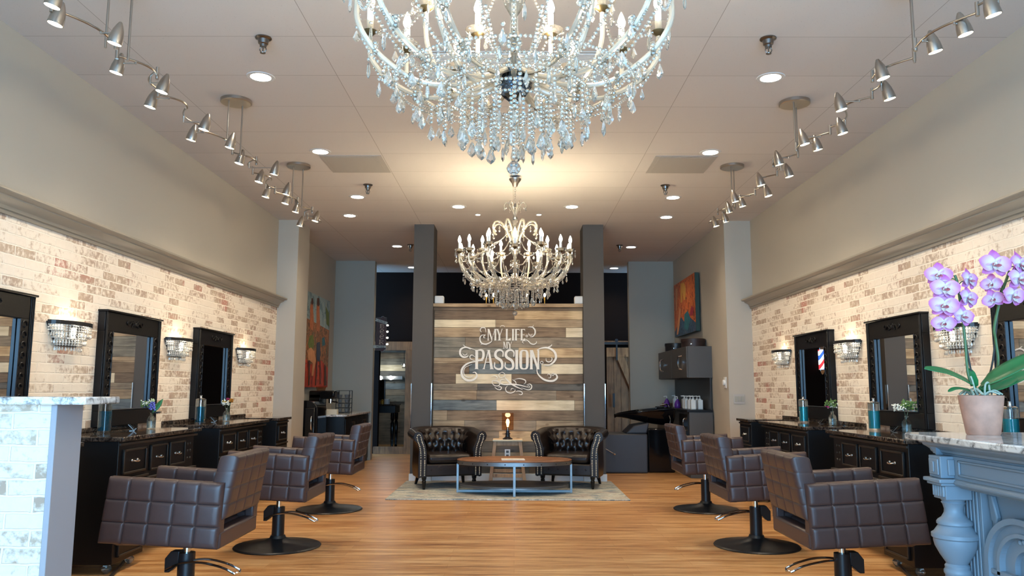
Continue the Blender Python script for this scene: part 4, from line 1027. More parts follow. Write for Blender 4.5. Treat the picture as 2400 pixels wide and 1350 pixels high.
# ================================================================== LOUNGE
tag(MB().box(-1.37, 1.23, 8.58, 10.28, 0, .012).build('area_rug', M_rug, bevel=.004), 'faded blue and beige area rug under the coffee table', 'rug')
def make_armchair(label, loc, rz):
    """local: faces -y; centre on floor"""
    r = thing('tub_armchair', label, 'armchair', loc, rz, 'dark leather tub armchairs')
    RW, RD = .335, .30
    # path of the wrap-around back in plan, from left arm front to right arm front
    def path(t):       # t 0..1
        L1 = .36; La = pi*RW; tot = 2*L1+La; s_ = t*tot
        if s_ < L1: return Vector((-RW, -.30+s_, 0)), Vector((-1, 0, 0))
        if s_ < L1+La:
            a = (s_-L1)/RW; return Vector((-RW*cos(a), .06+RW*.78*sin(a), 0)), Vector((-cos(a), sin(a), 0)).normalized()
        s2 = s_-L1-La; return Vector((RW, .06-s2, 0)), Vector((1, 0, 0))
    def ztop(t):
        return .655+.045*sin(pi*t)**1.0
    # inner/outer shell section as closed loop: outer face, roll, inner face
    NS = 60
    sec = []
    def section(t):
        zt = ztop(t); rr = .058
        inn = []; 
        P = [(-.01, .14), (.012, .20), (.018, .32), (.03, .42)]      # outer going up: offset outward, height
        out = [(.035, .13), (.045, .25), (.04, .40), (.04, zt-.14)]
        roll = [(.05+rr*cos(a), zt-rr+rr*sin(a)) for a in [radians(q) for q in (-75, -40, 0, 40, 80, 120, 160, 195)]]
        roll = [(x_+.0, z_) for x_, z_ in roll]
        ins = [(-.03, zt-.13), (-.055, .46), (-.06, .36), (-.05, .15)]
        return out+roll+ins
    b = MB(); n = len(section(0)); vs = []
    for i in range(NS+1):
        t = i/NS; c, nr = path(t)
        for j, (o_, z) in enumerate(section(t)):
            dd = 0
            if j >= n-4: # tufting on the inner face
                pass
            p = c+nr*o_; vs.append((p.x, p.y, z))
    fs = [(i*n+j, i*n+(j+1) % n, (i+1)*n+(j+1) % n, (i+1)*n+j) for i in range(NS) for j in range(n)]
    fs += [tuple(range(n))[::-1], tuple(NS*n+j for j in range(n))]
    b.add(vs, fs); b.build('shell', M_oxleather, r, angle=60)
    # tufted inner back
    def PB(u, v):
        t = .16+.68*u; c, nr = path(t); z = .37+v*(ztop(t)-.40)
        cu = u*9; cv = v*3
        d = 0
        for a0 in range(0, 10):
            for b0 in range(0, 4):
                q = (a0+(.5 if b0 % 2 else 0)); dd = ((cu-q)*.9)**2+((cv-b0-.3)*.9)**2
                d += .028*exp(-dd/.05)
        fold = .010*abs(sin(pi*(cu+ (cv*.5))))+.008*abs(sin(pi*(cu-cv*.5)))
        o_ = -.085-.02*sin(pi*v)+d-fold+ (.05*v**3)
        p = c+nr*o_; return (p.x, p.y, z)
    MB().grid(PB, 72, 24).build('tufted_back', M_oxleather, r, angle=80)
    bb = MB()
    for a0 in range(0, 10):
        for b0 in range(0, 3):
            u = (a0+(.5 if b0 % 2 else 0))/9; v = (b0+.3)/3
            if u <= 1: p = PB(u, v); bb.bead((p[0], p[1]-.004, p[2]), .009, 8)
    bb.build('tuft_buttons', M_oxleather, r)
    # seat base and cushion
    MB().box(-.30, .30, -.315, .24, .145, .29).build('seat_base', M_oxleather, r, bevel=.02)
    b = MB()
    for k in range(5): b.bead((-.22+k*.11, -.318, .22), .009, 8)
    b.build('base_buttons', M_oxleather, r)
    MB().box(-.265, .265, -.325, .20, .292, .40).build('seat_cushion', M_oxleather, r, bevel=.04)
    # arm fronts with nailheads
    for s in (-1, 1):
        x = s*RW
        pl2 = [(x-s*.055, .14), (x-s*.06, .40), (x-s*.045, .50), (x-s*.02, .56), (x-s*.012, .62), (x+s*.01, .655), (x+s*.05, .668), (x+s*.09, .65), (x+s*.105, .61), (x+s*.095, .565), (x+s*.06, .53), (x+s*.04, .46), (x+s*.045, .36), (x+s*.045, .14)]
        if s > 0: pl2 = pl2[::-1]
        o = MB().prism(pl2, -.328, -.295, 'xz').build('arm_front', M_oxleather, r, bevel=.006)
        nb = MB()
        cl = [(x-s*.006+.0*s, .165), (x-s*.006, .38), (x+s*.005, .48), (x+s*.03, .55), (x+s*.042, .60)]
        Ls = spline([(p[0]-s*.024, 0, p[1]) for p in cl], 12); Rs = spline([(p[0]+s*.022, 0, p[1]) for p in cl], 12)
        top_ = [Vector((cl[-1][0]+.023*cos(a), 0, cl[-1][1]+.03*sin(a))) for a in [pi*i/8 for i in range(1, 8)]]
        line = Ls+(top_[::-1] if s > 0 else top_)+Rs[::-1]
        acc = 0; pts = [line[0]]
        for i in range(1, len(line)):
            acc += (line[i]-line[i-1]).length
            if acc >= .0165: pts.append(line[i]); acc = 0
        for p in pts: nb.lathe([(0, .005), (.005, .003), (.007, 0)][::-1], 8, TR((p.x, -.334, p.z)) @ RX(pi/2))
        nb.build('nailhead_trim', M_nail, o)
    for (x, y, f) in ((-.30, -.28, 1), (.30, -.28, 1), (-.27, .22, 0), (.27, .22, 0)):
        if f: m_ = MB().lathe([(0, 0), (.014, 0), (.022, .05), (.026, .09), (.02, .1), (.026, .115), (.03, .135), (.03, .15), (0, .15)], 16, TR((x, y, 0)))
        else:
            m_ = MB(); k = .03 if x > 0 else -.03
            m_.hexa([(x+k-.014, y+.04, 0), (x+k+.014, y+.04, 0), (x+k+.014, y+.068, 0), (x+k-.014, y+.068, 0), (x-.024, y-.024, .15), (x+.024, y-.024, .15), (x+.024, y+.024, .15), (x-.024, y+.024, .15)])
        m_.build('leg', M_gloss, r)
    return r
make_armchair('dark leather tub armchair with nailhead trim, left of the lamp stool', (-.845, 9.73, .012), radians(17))
make_armchair('dark leather tub armchair with nailhead trim, right of the lamp stool', (.70, 9.80, .012), radians(-15))

# coffee table
r = thing('coffee_table', 'oval wooden coffee table with riveted metal rim and strap legs on the rug', 'coffee table', (0, 9.14, .012))
A_, B_ = .65, .36
MB().lathe([(0, .358), (.99, .358), (1, .362), (1, .37), (.99, .374), (0, .374)], 64, None, 0, A_, B_).build('tabletop', M_tabletop, r)
MB().lathe([(.985, .318), (1.0, .318), (1.0, .358), (.985, .358)], 64, None, 0, A_, B_, cap=False).build('rim_band', M_tin, r)
b = MB()
for k in range(20):
    a = 2*pi*(k+.5)/20; n_ = Vector((cos(a)/A_, sin(a)/B_, 0)).normalized()
    b.bead((A_*cos(a)+n_.x*.002, B_*sin(a)+n_.y*.002, .338), .007, 8)
b.build('rivets', M_black, r)
for (x, y) in ((-A_+.008, 0), (A_-.008, 0), (0, -B_+.0), (0, B_-.0)):
    if y == 0: m_ = MB().box(x-.012, x+.012, -.018, .018, 0, .32)
    else: m_ = MB().box(-.014, .014, y-.01, y+.01, 0, .32)
    m_.build('leg', M_tin, r, bevel=.001)
MB().box(-A_+.01, A_-.01, -.016, .016, .004, .03).build('stretcher', M_tin, r); MB().box(-.014, .014, -B_+.01, B_-.01, .004, .028).build('stretcher', M_tin, r)
MB().lathe([(0, .078), (.99, .078), (1, .082), (1, .092), (.99, .096), (0, .096)], 64, None, 0, A_-.03, B_-.02).build('shelf', [pbr('dark_shelf_metal', srgb(92, 92, 92), .5, metal=.5)], r)
MB().lathe([(.985, .066), (1.0, .066), (1.0, .080), (.985, .080)], 64, None, 0, A_-.03, B_-.02, cap=False).build('shelf_band', M_tin, r)
b = MB().box(-.135, .125, -.09, .10, 0, .004, 1).box(-.132, .122, -.088, .098, .004, .006, 0)
o = b.build('magazine', [M_paper, M_ivory]); o.location = (-.01, 9.02, .3865); o.rotation_euler = (0, 0, .05); tag(o, 'open printed magazine lying on the coffee table', 'magazine')

# stool + lamp
r = thing('wooden_stool', 'square wooden stool with splayed legs holding the small lamp', 'stool', (-.085, 10.08, .012))
MB().box(-.185, .185, -.13, .13, .515, .535).build('stool_top', M_stoolt if False else WD['cr'], r, bevel=.004)
MB().box(-.13, .13, -.085, -.07, .46, .515).box(-.13, .13, .07, .085, .46, .515).box(-.15, -.13, -.08, .08, .46, .515).box(.13, .15, -.08, .08, .46, .515).build('apron', M_stool, r, bevel=.002)
for sx in (-1, 1):
    for sy in (-1, 1):
        x0, x1 = sx*.215, sx*.155; y0, y1 = sy*.125, sy*.085; w = .02
        MB().hexa([(x0-w, y0-w, 0), (x0+w, y0-w, 0), (x0+w, y0+w, 0), (x0-w, y0+w, 0), (x1-w, y1-w, .515), (x1+w, y1-w, .515), (x1+w, y1+w, .515), (x1-w, y1+w, .515)]).build('leg', M_stool, r, bevel=.002)
MB().box(-.18, .18, -.115, -.095, .075, .115).box(-.18, .18, .095, .115, .115, .155).build('stretcher', M_stool, r, bevel=.002)
r = thing('edison_lamp', 'small table lamp with glowing filament bulb in amber glass on the stool', 'lamp', (-.085, 10.04, .5475))
MB().lathe([(0, 0), (.062, 0), (.062, .01), (.05, .016), (.03, .03), (.026, .06), (.034, .064), (.034, .072), (.024, .076), (.022, .09), (.02, .11), (0, .11)], 24).build('base', M_black, r)
MB().lathe([(.0, .11), (.016, .11), (.016, .145), (0, .145)], 16).build('socket', M_chrome, r)
MB().lathe([(.071, .12), (.073, .12), (.073, .325), (.071, .325)], 32, cap=False).lathe([(.02, .118), (.073, .118), (.073, .121), (.02, .121)], 32, cap=False).build('glass_shade', M_amber, r)
M_fil = pbr('filament_glow', (1, .6, .2), .5, emit=(1, .50, .16), es=14)
MB().lathe([(0, .15), (.01, .155), (.016, .185), (.022, .21), (.018, .235), (.008, .252), (0, .255)], 20).build('bulb', M_fil, r)
light('filament_glow', 'POINT', (-.085, 10.04, .5475+.3), .9, (1, .55, .25), .03)
o = MB().box(-.035, .035, -.006, 0, -.055, .055).box(-.017, .017, -.009, -.006, -.04, -.01, 1).box(-.017, .017, -.009, -.006, .01, .04, 1).build('wall_outlet', [M_ivory, M_greylam], bevel=.002); o.location = (-.09, 10.359, .345); tag(o, 'white electrical outlet plate low on the plank wall behind the stool', 'outlet')
for x, w in ((-1.00, 'left'), (.85, 'right')):
    r = thing('speaker', 'white cube speaker on the %s end of the plank wall ledge' % w, 'speaker', (x, 10.42, PZ(714)), 0, 'white cube speakers')
    MB().box(-.062, .062, -.06, .06, 0, .108).build('housing', M_ivory, r, bevel=.016)
    MB().box(-.05, .05, -.063, -.06, .012, .096).build('grille', M_white, r, bevel=.004)
# brass torch candles standing on the ledge
r = None
for i, (px, py) in enumerate(((1138, 690), (1155, 692), (1235, 686), (1277, 688))):
    lab = 'small brass torch candle light on the plank wall ledge, %s from the left' % ('first', 'second', 'third', 'fourth')[i]
    x = PX(px)
    if r is None:
        r = thing('torch_light', lab, 'candle light', (x, 10.46, PZ(714)), 0, 'brass torch lights on the ledge')
        MB().lathe([(0, 0), (.02, 0), (.02, .006), (.006, .012), (.007, .05), (.014, .10), (.012, .104), (0, .104)], 12).build('stem', M_yel, r)
        MB().lathe([(0, .104), (.012, .115), (.015, .13), (.008, .15), (0, .158)], 12).build('bulb', M_bulb, r)
    else: dup(r, (x, 10.46, PZ(714)), 0, lab)

# ------------------------------------------------------------------ lettering on the plank wall
ZS = 10.355/1850/6.4286
def LX(zx): return (zx-939)*ZS-.0
def LZ(zy): return CAMZ+(1112-zy)*ZS
LT = MB(); YF = 10.352; LAYER = [0]
def ribbon(pts, w, n=6, taper=True):
    """pts in tracing units; w width in tracing units"""
    P = spline([(p[0], p[1], 0) for p in pts], n) if len(pts) > 2 else [Vector((*pts[0], 0)), Vector((*pts[1], 0))]
    N = len(P); L_, R_ = [], []
    for i, p in enumerate(P):
        t = (P[min(i+1, N-1)]-P[max(i-1, 0)]); t.normalize(); nn = Vector((-t.y, t.x, 0))
        u = i/(N-1); ww = w[0]+(w[1]-w[0])*(sin(pi*u) if len(w) == 2 else 0) if isinstance(w, (list, tuple)) else w
        L_.append(p+nn*ww/2); R_.append(p-nn*ww/2)
    vs = []; 
    for a_, c_ in zip(L_, R_):
        for q in (a_, c_):
            vs.append((LX(q.x), YF-LAYER[0]*.00003, LZ(q.y)))
    LAYER[0] += 1
    n0 = len(vs); vs += [(x, YF+.008, z) for x, y, z in vs]
    fs = []
    for i in range(N-1):
        a_, b_, c_, d_ = 2*i, 2*i+1, 2*i+3, 2*i+2
        fs += [(a_, b_, c_, d_), (a_, d_, n0+d_, n0+a_), (c_, b_, n0+b_, n0+c_)]
    LT.add(vs, fs)
def poly(pts): 
    LAYER[0] += 1
    vs = [(LX(x), YF-LAYER[0]*.00003, LZ(y)) for x, y in pts]; n = len(vs); vs += [(x, YF+.008, z) for x, y, z in vs]
    LT.add(vs, [tuple(range(n))]+[(i, (i+1) % n, n+(i+1) % n, n+i) for i in range(n)])
def bar(x, y0, y1, w, serif=6, sh=8, lean=0):
    poly([(x-w/2, y0), (x+w/2, y0), (x+w/2+lean, y1), (x-w/2+lean, y1)])
    if serif:
        poly([(x-w/2-serif, y0-2), (x+w/2+serif, y0-2), (x+w/2+serif*.2, y0+sh), (x-w/2-serif*.2, y0+sh)])
        poly([(x-w/2-serif*.2+lean, y1-sh), (x+w/2+serif*.2+lean, y1-sh), (x+w/2+serif+lean, y1+2), (x-w/2-serif+lean, y1+2)])
    ym = (y0+y1)/2; poly([(x-w/2-4+lean/2, ym), (x+lean/2, ym-5), (x+w/2+4+lean/2, ym), (x+lean/2, ym+5)])
def glyph(ch, x, y0, y1, w, sw):
    h = y1-y0; th = sw*.34
    if ch == 'M':
        bar(x+sw*.35, y0, y1, sw*.5); bar(x+w-sw/2, y0, y1, sw)
        poly([(x, y0), (x+sw*1.05, y0), (x+w*.56, y1-h*.12), (x+w*.46, y1)]); poly([(x+w*.46, y1), (x+w*.54, y1-h*.25), (x+w-sw*.9, y0), (x+w-sw*.5, y0)])
    elif ch == 'Y':
        poly([(x, y0), (x+sw, y0), (x+w/2+sw/2, y0+h*.55), (x+w/2-sw/2, y0+h*.55)]); poly([(x+w-th, y0), (x+w, y0), (x+w/2+sw*.5, y0+h*.55), (x+w/2+sw*.1, y0+h*.55)])
        bar(x+w/2, y0+h*.5, y1, sw, serif=0); poly([(x+w/2-sw, y1-6), (x+w/2+sw, y1-6), (x+w/2+sw*1.1, y1+2), (x+w/2-sw*1.1, y1+2)])
        poly([(x-5, y0-2), (x+sw+5, y0-2), (x+sw, y0+8), (x, y0+8)]); poly([(x+w-th-7, y0-2), (x+w+6, y0-2), (x+w, y0+6), (x+w-th, y0+6)])
    elif ch == 'L': bar(x+sw/2, y0, y1, sw); poly([(x+sw, y1-h*.05), (x+w, y1-h*.22), (x+w, y1+2), (x+sw, y1+2)])
    elif ch == 'I': bar(x+w/2, y0, y1, sw)
    elif ch in 'FE':
        bar(x+sw/2, y0, y1, sw); poly([(x+sw, y0-2), (x+w, y0-2), (x+w, y0+h*.18), (x+w-th, y0+h*.06), (x+sw, y0+h*.05)])
        ym = y0+h*.5; poly([(x+sw, ym-3), (x+w*.8, ym-3), (x+w*.8, ym-10), (x+w*.8+4, ym-10), (x+w*.8+4, ym+12), (x+w*.8, ym+12), (x+w*.8, ym+4), (x+sw, ym+4)])
        if ch == 'E': poly([(x+sw, y1-h*.05), (x+w, y1-h*.2), (x+w, y1+2), (x+sw, y1+2)])
    elif ch == 'P':
        bar(x+sw/2, y0, y1, sw, serif=10)
        ribbon([(x+sw*.9, y0+3), (x+w*.7, y0+2), (x+w-sw*.3, y0+h*.12), (x+w-sw*.3, y0+h*.36), (x+w*.7, y0+h*.52), (x+sw*.9, y0+h*.53)], [th, sw*.9])
    elif ch == 'A':
        poly([(x+w*.46, y0), (x+w*.56, y0), (x+th+2, y1), (x, y1)]); poly([(x+w*.44, y0), (x+w*.44+sw*.7, y0), (x+w, y1), (x+w-sw, y1)])
        poly([(x+w*.22, y0+h*.62), (x+w*.74, y0+h*.62), (x+w*.76, y0+h*.66), (x+w*.2, y0+h*.66)])
        poly([(x-10, y1-7), (x+th+12, y1-7), (x+th+14, y1+2), (x-14, y1+2)]); poly([(x+w-sw-8, y1-7), (x+w+8, y1-7), (x+w+10, y1+2), (x+w-sw-10, y1+2)]); poly([(x+w*.3, y0-2), (x+w*.72, y0-2), (x+w*.66, y0+7), (x+w*.36, y0+7)])
    elif ch == 'S':
        ribbon([(x+w*.96, y0+h*.3), (x+w*.93, y0+h*.1), (x+w*.66, y0), (x+w*.3, y0+h*.04), (x+sw*.42, y0+h*.2), (x+w*.22, y0+h*.38), (x+w*.72, y0+h*.55), (x+w-sw*.42, y0+h*.78), (x+w*.78, y0+h*.96), (x+w*.4, y1), (x+w*.06, y0+h*.9), (x+w*.03, y0+h*.7)], [th, sw*.95])
        poly([(x+w*.86, y0+h*.24), (x+w*1.0, y0+h*.24), (x+w*.96, y0+h*.36), (x+w*.9, y0+h*.36)]); poly([(x-2, y0+h*.64), (x+w*.1, y0+h*.64), (x+w*.12, y0+h*.78), (x, y0+h*.78)])
    elif ch == 'O':
        for s in (-1, 1):
            cx = x+w/2; ribbon([(cx, y0+2), (cx+s*w*.28, y0+h*.06), (cx+s*(w/2-sw*.45), y0+h*.25), (cx+s*(w/2-sw*.45), y0+h*.75), (cx+s*w*.28, y0+h*.94), (cx, y1-2)], [th, sw])
    elif ch == 'N':
        bar(x+sw*.4, y0, y1, sw*.9); poly([(x, y0), (x+sw*1.0, y0), (x+w, y1), (x+w-sw*.8, y1)]); bar(x+w-sw*.3, y0, y1, sw*.6)
for ch_, x, w in (('M', 530, 130), ('Y', 665, 88), ('L', 806, 72), ('I', 895, 36), ('F', 945, 68), ('E', 1030, 64)): glyph(ch_, x, 214, 384, w, 26)
for ch_, x, w in (('M', 770, 62), ('Y', 838, 56)): glyph(ch_, x, 408, 506, w, 15)
for ch_, x, w in (('P', 348, 132), ('A', 468, 150), ('S', 632, 140), ('S', 790, 145), ('I', 945, 50), ('O', 1012, 135), ('N', 1172, 135)): glyph(ch_, x, 530, 815, w, 42)
for cx, cy, q in ((1122, 318, 14), (1346, 716, 20), (1512, 893, 16)):
    ribbon([(cx+q*cos(a), cy+q*sin(a)) for a in [2*pi*i/10 for i in range(11)]], 9)
SW = [([(505, 265), (490, 200), (440, 195), (418, 232), (440, 262)], [5, 16]), ([(500, 300), (440, 310), (414, 360), (440, 425), (510, 440), (580, 410), (600, 370)], [5, 20]), ([(500, 348), (474, 345), (478, 315), (500, 312)], [4, 12]),
 ([(425, 455), (450, 440), (520, 455)], [3, 8]), ([(715, 190), (740, 162), (780, 168), (786, 190)], [3, 8]), ([(1150, 270), (1155, 300), (1190, 305), (1205, 285)], [4, 12]),
 ([(1135, 185), (1195, 180), (1240, 220), (1245, 280), (1210, 325), (1165, 330)], [5, 22]), ([(1175, 195), (1210, 175), (1222, 150)], [3, 9]),
 ([(1050, 380), (1110, 375), (1150, 400), (1180, 430), (1230, 442), (1268, 415), (1262, 395)], [5, 16]), ([(1080, 430), (1056, 412), (1070, 390), (1120, 395)], [3, 10]),
 ([(160, 450), (195, 478), (260, 500), (350, 530)], [4, 14]), ([(280, 520), (200, 490), (130, 520), (120, 590), (165, 635), (225, 630), (240, 605)], [6, 30]), ([(155, 575), (175, 605), (215, 600), (222, 575)], [4, 12]),
 ([(350, 640), (300, 605), (268, 625), (280, 665), (340, 690)], [5, 14]), ([(470, 690), (350, 700), (220, 740), (150, 820), (155, 920), (225, 980), (320, 975), (375, 920), (350, 865), (310, 868)], [6, 34]), ([(300, 745), (200, 790), (175, 860), (200, 920), (270, 940), (320, 915)], [4, 12]),
 ([(1270, 530), (1340, 500), (1440, 495), (1530, 545), (1560, 630), (1530, 700), (1460, 750), (1380, 755)], [6, 34]), ([(1360, 500), (1440, 485), (1490, 460), (1497, 440)], [4, 14]), ([(1410, 650), (1415, 690), (1450, 705), (1490, 690), (1500, 655), (1485, 635)], [5, 16]),
 ([(1270, 800), (1285, 880), (1350, 950), (1430, 985), (1520, 985), (1575, 940), (1555, 890), (1520, 895)], [8, 30]), ([(1430, 905), (1450, 885), (1480, 905), (1475, 940), (1440, 945)], [5, 12]),
 ([(740, 865), (705, 890), (710, 930), (750, 942), (790, 920), (790, 885), (755, 862), (735, 868)], [7, 11]), ([(790, 935), (830, 980), (890, 1035), (960, 1075), (1060, 1120)], [6, 22]), ([(600, 1000), (620, 985), (690, 1000), (715, 1040), (690, 1065), (640, 1060), (608, 1030), (605, 1000)], [7, 12]),
 ([(715, 1035), (800, 1045), (900, 1040), (1000, 1050), (1150, 1085)], [6, 22]), ([(590, 930), (640, 915), (675, 930), (675, 960), (640, 968)], [3, 12]), ([(800, 985), (760, 968), (725, 990), (735, 1025), (790, 1045)], [4, 12]),
 ([(905, 970), (950, 1000), (965, 1045)], [4, 14]), ([(930, 970), (1010, 955), (1090, 975), (1105, 1010), (1075, 1040)], [4, 16]), ([(1120, 1050), (1165, 1035), (1195, 1065), (1180, 1110), (1130, 1120), (1040, 1090)], [4, 16]), ([(1125, 1070), (1150, 1060), (1165, 1080), (1150, 1095)], [3, 8]),
 ([(640, 1080), (680, 1115), (725, 1120), (742, 1090), (715, 1075), (700, 1095)], [4, 14]), ([(835, 1060), (805, 1100), (820, 1150), (880, 1170), (940, 1145), (945, 1110)], [4, 14]), ([(880, 1135), (895, 1105), (930, 1110)], [3, 10]), ([(960, 1150), (990, 1140), (1040, 1150), (1055, 1180), (1030, 1195), (1000, 1185)], [4, 14])]
for pts, w in SW: ribbon(pts, w)
tag(LT.build('wall_lettering', M_letter, flat=True), 'white ornate lettering MY LIFE MY PASSION with scissors and scrolls on plank wall', 'lettering')

# ================================================================== BACK LEFT: painting, fridge, coffee bar, beer sign
def painting(name_l, loc, w, h, face, mats, shapes, label, side_mat, thick=.035):
    """canvas on a side wall; face +1 looks to +x. shapes: (poly in unit coords, material index)"""
    r = thing('canvas_painting', label, 'painting', loc)
    MB().box(0 if face > 0 else -thick, thick if face > 0 else 0, 0, w, 0, h).build('canvas', side_mat, r, bevel=.002)
    b = MB(); x = thick+.001
    def pol(p, mi, d):
        q = [(face*(x+d), a*w, c*h) for a, c in p]
        b.add(q if face > 0 else q, [tuple(range(len(q)))], mi)
    for k, (p, mi) in enumerate(shapes): pol(p, mi, .0004*k)
    b.build('painted_front', mats, r, flat=True)
    return r
sk1 = mat_painting('paint_tangle', [(0, srgb(52, 36, 26)), (.40, srgb(112, 66, 36)), (.46, srgb(196, 124, 72)), (.51, srgb(86, 74, 48)), (.56, srgb(168, 96, 56)), (.60, srgb(96, 112, 84)), (.66, srgb(60, 40, 34))], 9, 4, 1.3)
sk2 = mat_painting('paint_red', [(0, srgb(120, 34, 20)), (.42, srgb(178, 58, 32)), (.55, srgb(196, 70, 40)), (.66, srgb(92, 40, 24))], 6, 3, 5.1)
sk3 = mat_painting('paint_sky', [(0, srgb(110, 136, 140)), (.45, srgb(150, 170, 170)), (.58, srgb(176, 184, 172)), (.7, srgb(96, 124, 132))], 3, 3, 2.2)
fl1 = pbr('paint_flesh', srgb(190, 112, 68), .5, noise=.3, nscale=12); fl2 = pbr('paint_brown', srgb(84, 50, 34), .5); fl3 = pbr('paint_green', srgb(110, 122, 52), .5, noise=.3, nscale=20); fl4 = pbr('paint_teal', srgb(44, 104, 116), .5, noise=.3, nscale=14); fl5 = pbr('paint_peach', srgb(210, 144, 96), .5, noise=.15, nscale=14); fl6 = pbr('paint_slate', srgb(58, 66, 84), .5, noise=.3, nscale=14)
SH = [([(0, 0), (1, 0), (1, 1), (0, 1)], 0), ([(0, .72), (1, .66), (1, 1), (0, 1)], 2), ([(0, 0), (1, 0), (1, .22), (.7, .3), (.3, .24), (0, .32)], 1),
      ([(.22, .62), (.20, .84), (.24, .93), (.28, .94), (.31, .90), (.31, .84), (.36, .70), (.34, .60)], 3), ([(.23, .885), (.24, .94), (.29, .95), (.32, .90), (.27, .87)], 4),
      ([(.46, .62), (.44, .85), (.45, .95), (.52, .97), (.55, .92), (.56, .85), (.60, .70), (.58, .60)], 3), ([(.44, .90), (.45, .97), (.53, .98), (.56, .91), (.5, .88)], 4),
      ([(.30, .35), (.16, .45), (.22, .54), (.34, .56), (.40, .46)], 5), ([(.72, .46), (.70, .55), (.80, .57), (.84, .48)], 6), ([(.20, .28), (.14, .38), (.28, .42), (.42, .38), (.48, .28), (.40, .12), (.34, .12), (.36, .26)], 7),
      ([(.50, .30), (.48, .48), (.60, .50), (.66, .38), (.62, .28)], 8), ([(.04, .76), (.02, .95), (.10, .86)], 5), ([(.86, .72), (.80, .92), (.95, .86), (.98, .70)], 5), ([(.48, .02), (.52, .02), (.54, .3), (.50, .3)], 4), ([(.66, .04), (.70, .03), (.66, .3), (.62, .3)], 4), ([(.22, .02), (.27, .02), (.26, .28), (.20, .28)], 4), ([(.84, .02), (.94, .02), (.90, .24), (.82, .26)], 4)]
painting('a', (XL+.021, 11.16, 1.19), 1.55, 1.38, 1, [sk1, sk2, sk3, fl1, fl2, fl3, fl4, fl5, fl6], SH, 'tall painting of figures over red ground under pale sky, on the left wall', M_ivory)
rk1 = mat_painting('paint_fire', [(0, srgb(66, 34, 22)), (.38, srgb(150, 60, 26)), (.45, srgb(206, 108, 44)), (.52, srgb(190, 80, 36)), (.58, srgb(220, 140, 66)), (.64, srgb(112, 44, 36))], 14, 7, 7.7)
rk2 = mat_painting('paint_bluefig', [(0, srgb(30, 44, 66)), (.44, srgb(48, 82, 110)), (.55, srgb(70, 56, 70)), (.62, srgb(88, 128, 150))], 9, 8, 3.3)
SR = [([(0, 0), (1, 0), (1, 1), (0, 1)], 0), ([(0, 0), (1, 0), (1, .10), (.66, .34), (.5, .22), (.3, .30), (.0, .14)], 1), ([(.55, .75), (.62, .92), (.48, .95), (.40, .80), (.44, .62), (.52, .62)], 2), ([(.34, .06), (.22, .26), (.34, .40), (.50, .36), (.52, .10)], 3), ([(.12, .28), (.06, .40), (.16, .46), (.28, .30)], 4), ([(.58, .60), (.54, .95), (.64, .96), (.66, .60)], 2),
      ([(.74, .2), (.66, .48), (.72, .52), (.84, .22), (.9, .04), (.82, .04)], 5), ([(.86, .5), (.80, .9), (.90, .92), (.93, .5)], 5)]
painting('b', (XR2-.021, 11.35, 2.01), 1.5, .85, -1, [rk1, rk2, pbr('paint_ochre', srgb(206, 150, 62), .5), fl4, pbr('paint_crimson', srgb(150, 44, 58), .5), fl5], [([(1-a, c) for a, c in p] if False else p, m_) for p, m_ in SR], 'orange and blue painting of figures high on the right wall above the round boxes', pbr('dark_green_edge', srgb(30, 56, 48), .5), thick=.06)

r = thing('retro_fridge', 'black retro style mini fridge with rounded top beside the left pilaster', 'fridge', (-2.76, 10.85, 0))
pr = [(-.25, 0), (.14, 0), (.14, .88)]+[(.14-.13+.13*cos(a), .88+.13*sin(a)) for a in [pi/2*i/6 for i in range(1, 7)]]+[(-.12+.13*cos(a)-.0, .88+.13*sin(a)) for a in [pi/2+pi/2*i/6 for i in range(0, 7)]]
MB().prism([(x_, z_) for x_, z_ in pr], -.22, .28, 'xz').build('body', M_gloss, r, bevel=.012)
MB().box(-.22, .11, -.25, -.22, .06, .92).build('door', M_gloss, r, bevel=.02)
MB().tube(spline([(.07, -.25, .62), (.07, -.285, .65), (.07, -.285, .78), (.07, -.25, .81)], 5), .008, 8).build('handle', M_chrome, r)
r = thing('coffee_bar_cabinet', 'black cabinet with speckled granite top and chrome handles below the left painting', 'cabinet', (XL+.021, 11.42, 0))
MB().box(0, .60, 0, 1.84, .0, .77).build('body', M_blackwood, r, bevel=.004)
MB().box(-.0, .635, -.025, 1.85, .77, .80).build('countertop', M_grwhite, r, bevel=.004)
for k in range(4):
    o = MB().box(.60, .615, .02+k*.45, .45+k*.45, .05, .74).build('door', M_blackwood, r, bevel=.003)
    yk = .40+k*.45 if k % 2 == 0 else .07+k*.45
    MB().tube([(.615, yk, .50), (.64, yk, .50), (.64, yk, .68), (.615, yk, .68)], .006, 8).build('handle', M_chrome, o)
r = thing('coffee_machine', 'black countertop espresso machine beneath the left painting', 'coffee machine', (-2.78, 11.70, .8))
MB().box(-.2, .16, -.17, .17, .0, .04).box(-.2, -.02, -.17, .17, .04, .30).box(-.2, .17, -.17, .17, .22, .34).build('body', M_gloss, r, bevel=.02)
MB().lathe([(0, .16), (.03, .16), (.03, .22), (0, .22)], 16, TR((.08, 0, 0))).tube([(.08, 0, .18), (.2, -.05, .17)], .01, 8).build('portafilter', M_chrome, r)
MB().lathe([(0, .34), (.06, .34), (.075, .40), (0, .40)], 18, TR((-.08, .05, 0))).build('bean_hopper', M_amber, r)
r = thing('cup_rack', 'black wire rack of stacked glasses beside the coffee machine', 'rack', (-2.60, 12.15, .8))
b = MB()
for (x, y) in ((-.1, -.1), (.1, -.1), (-.1, .1), (.1, .1)): b.tube([(x, y, 0), (x, y, .34)], .006, 6)
for z in (.01, .08, .15, .22, .34):
    for y in (-.1, .1): b.tube([(-.1, y, z), (.1, y, z)], .004, 6)
    for x in (-.1, 0, .1): b.tube([(x, -.1, z), (x, .1, z)], .004, 6)
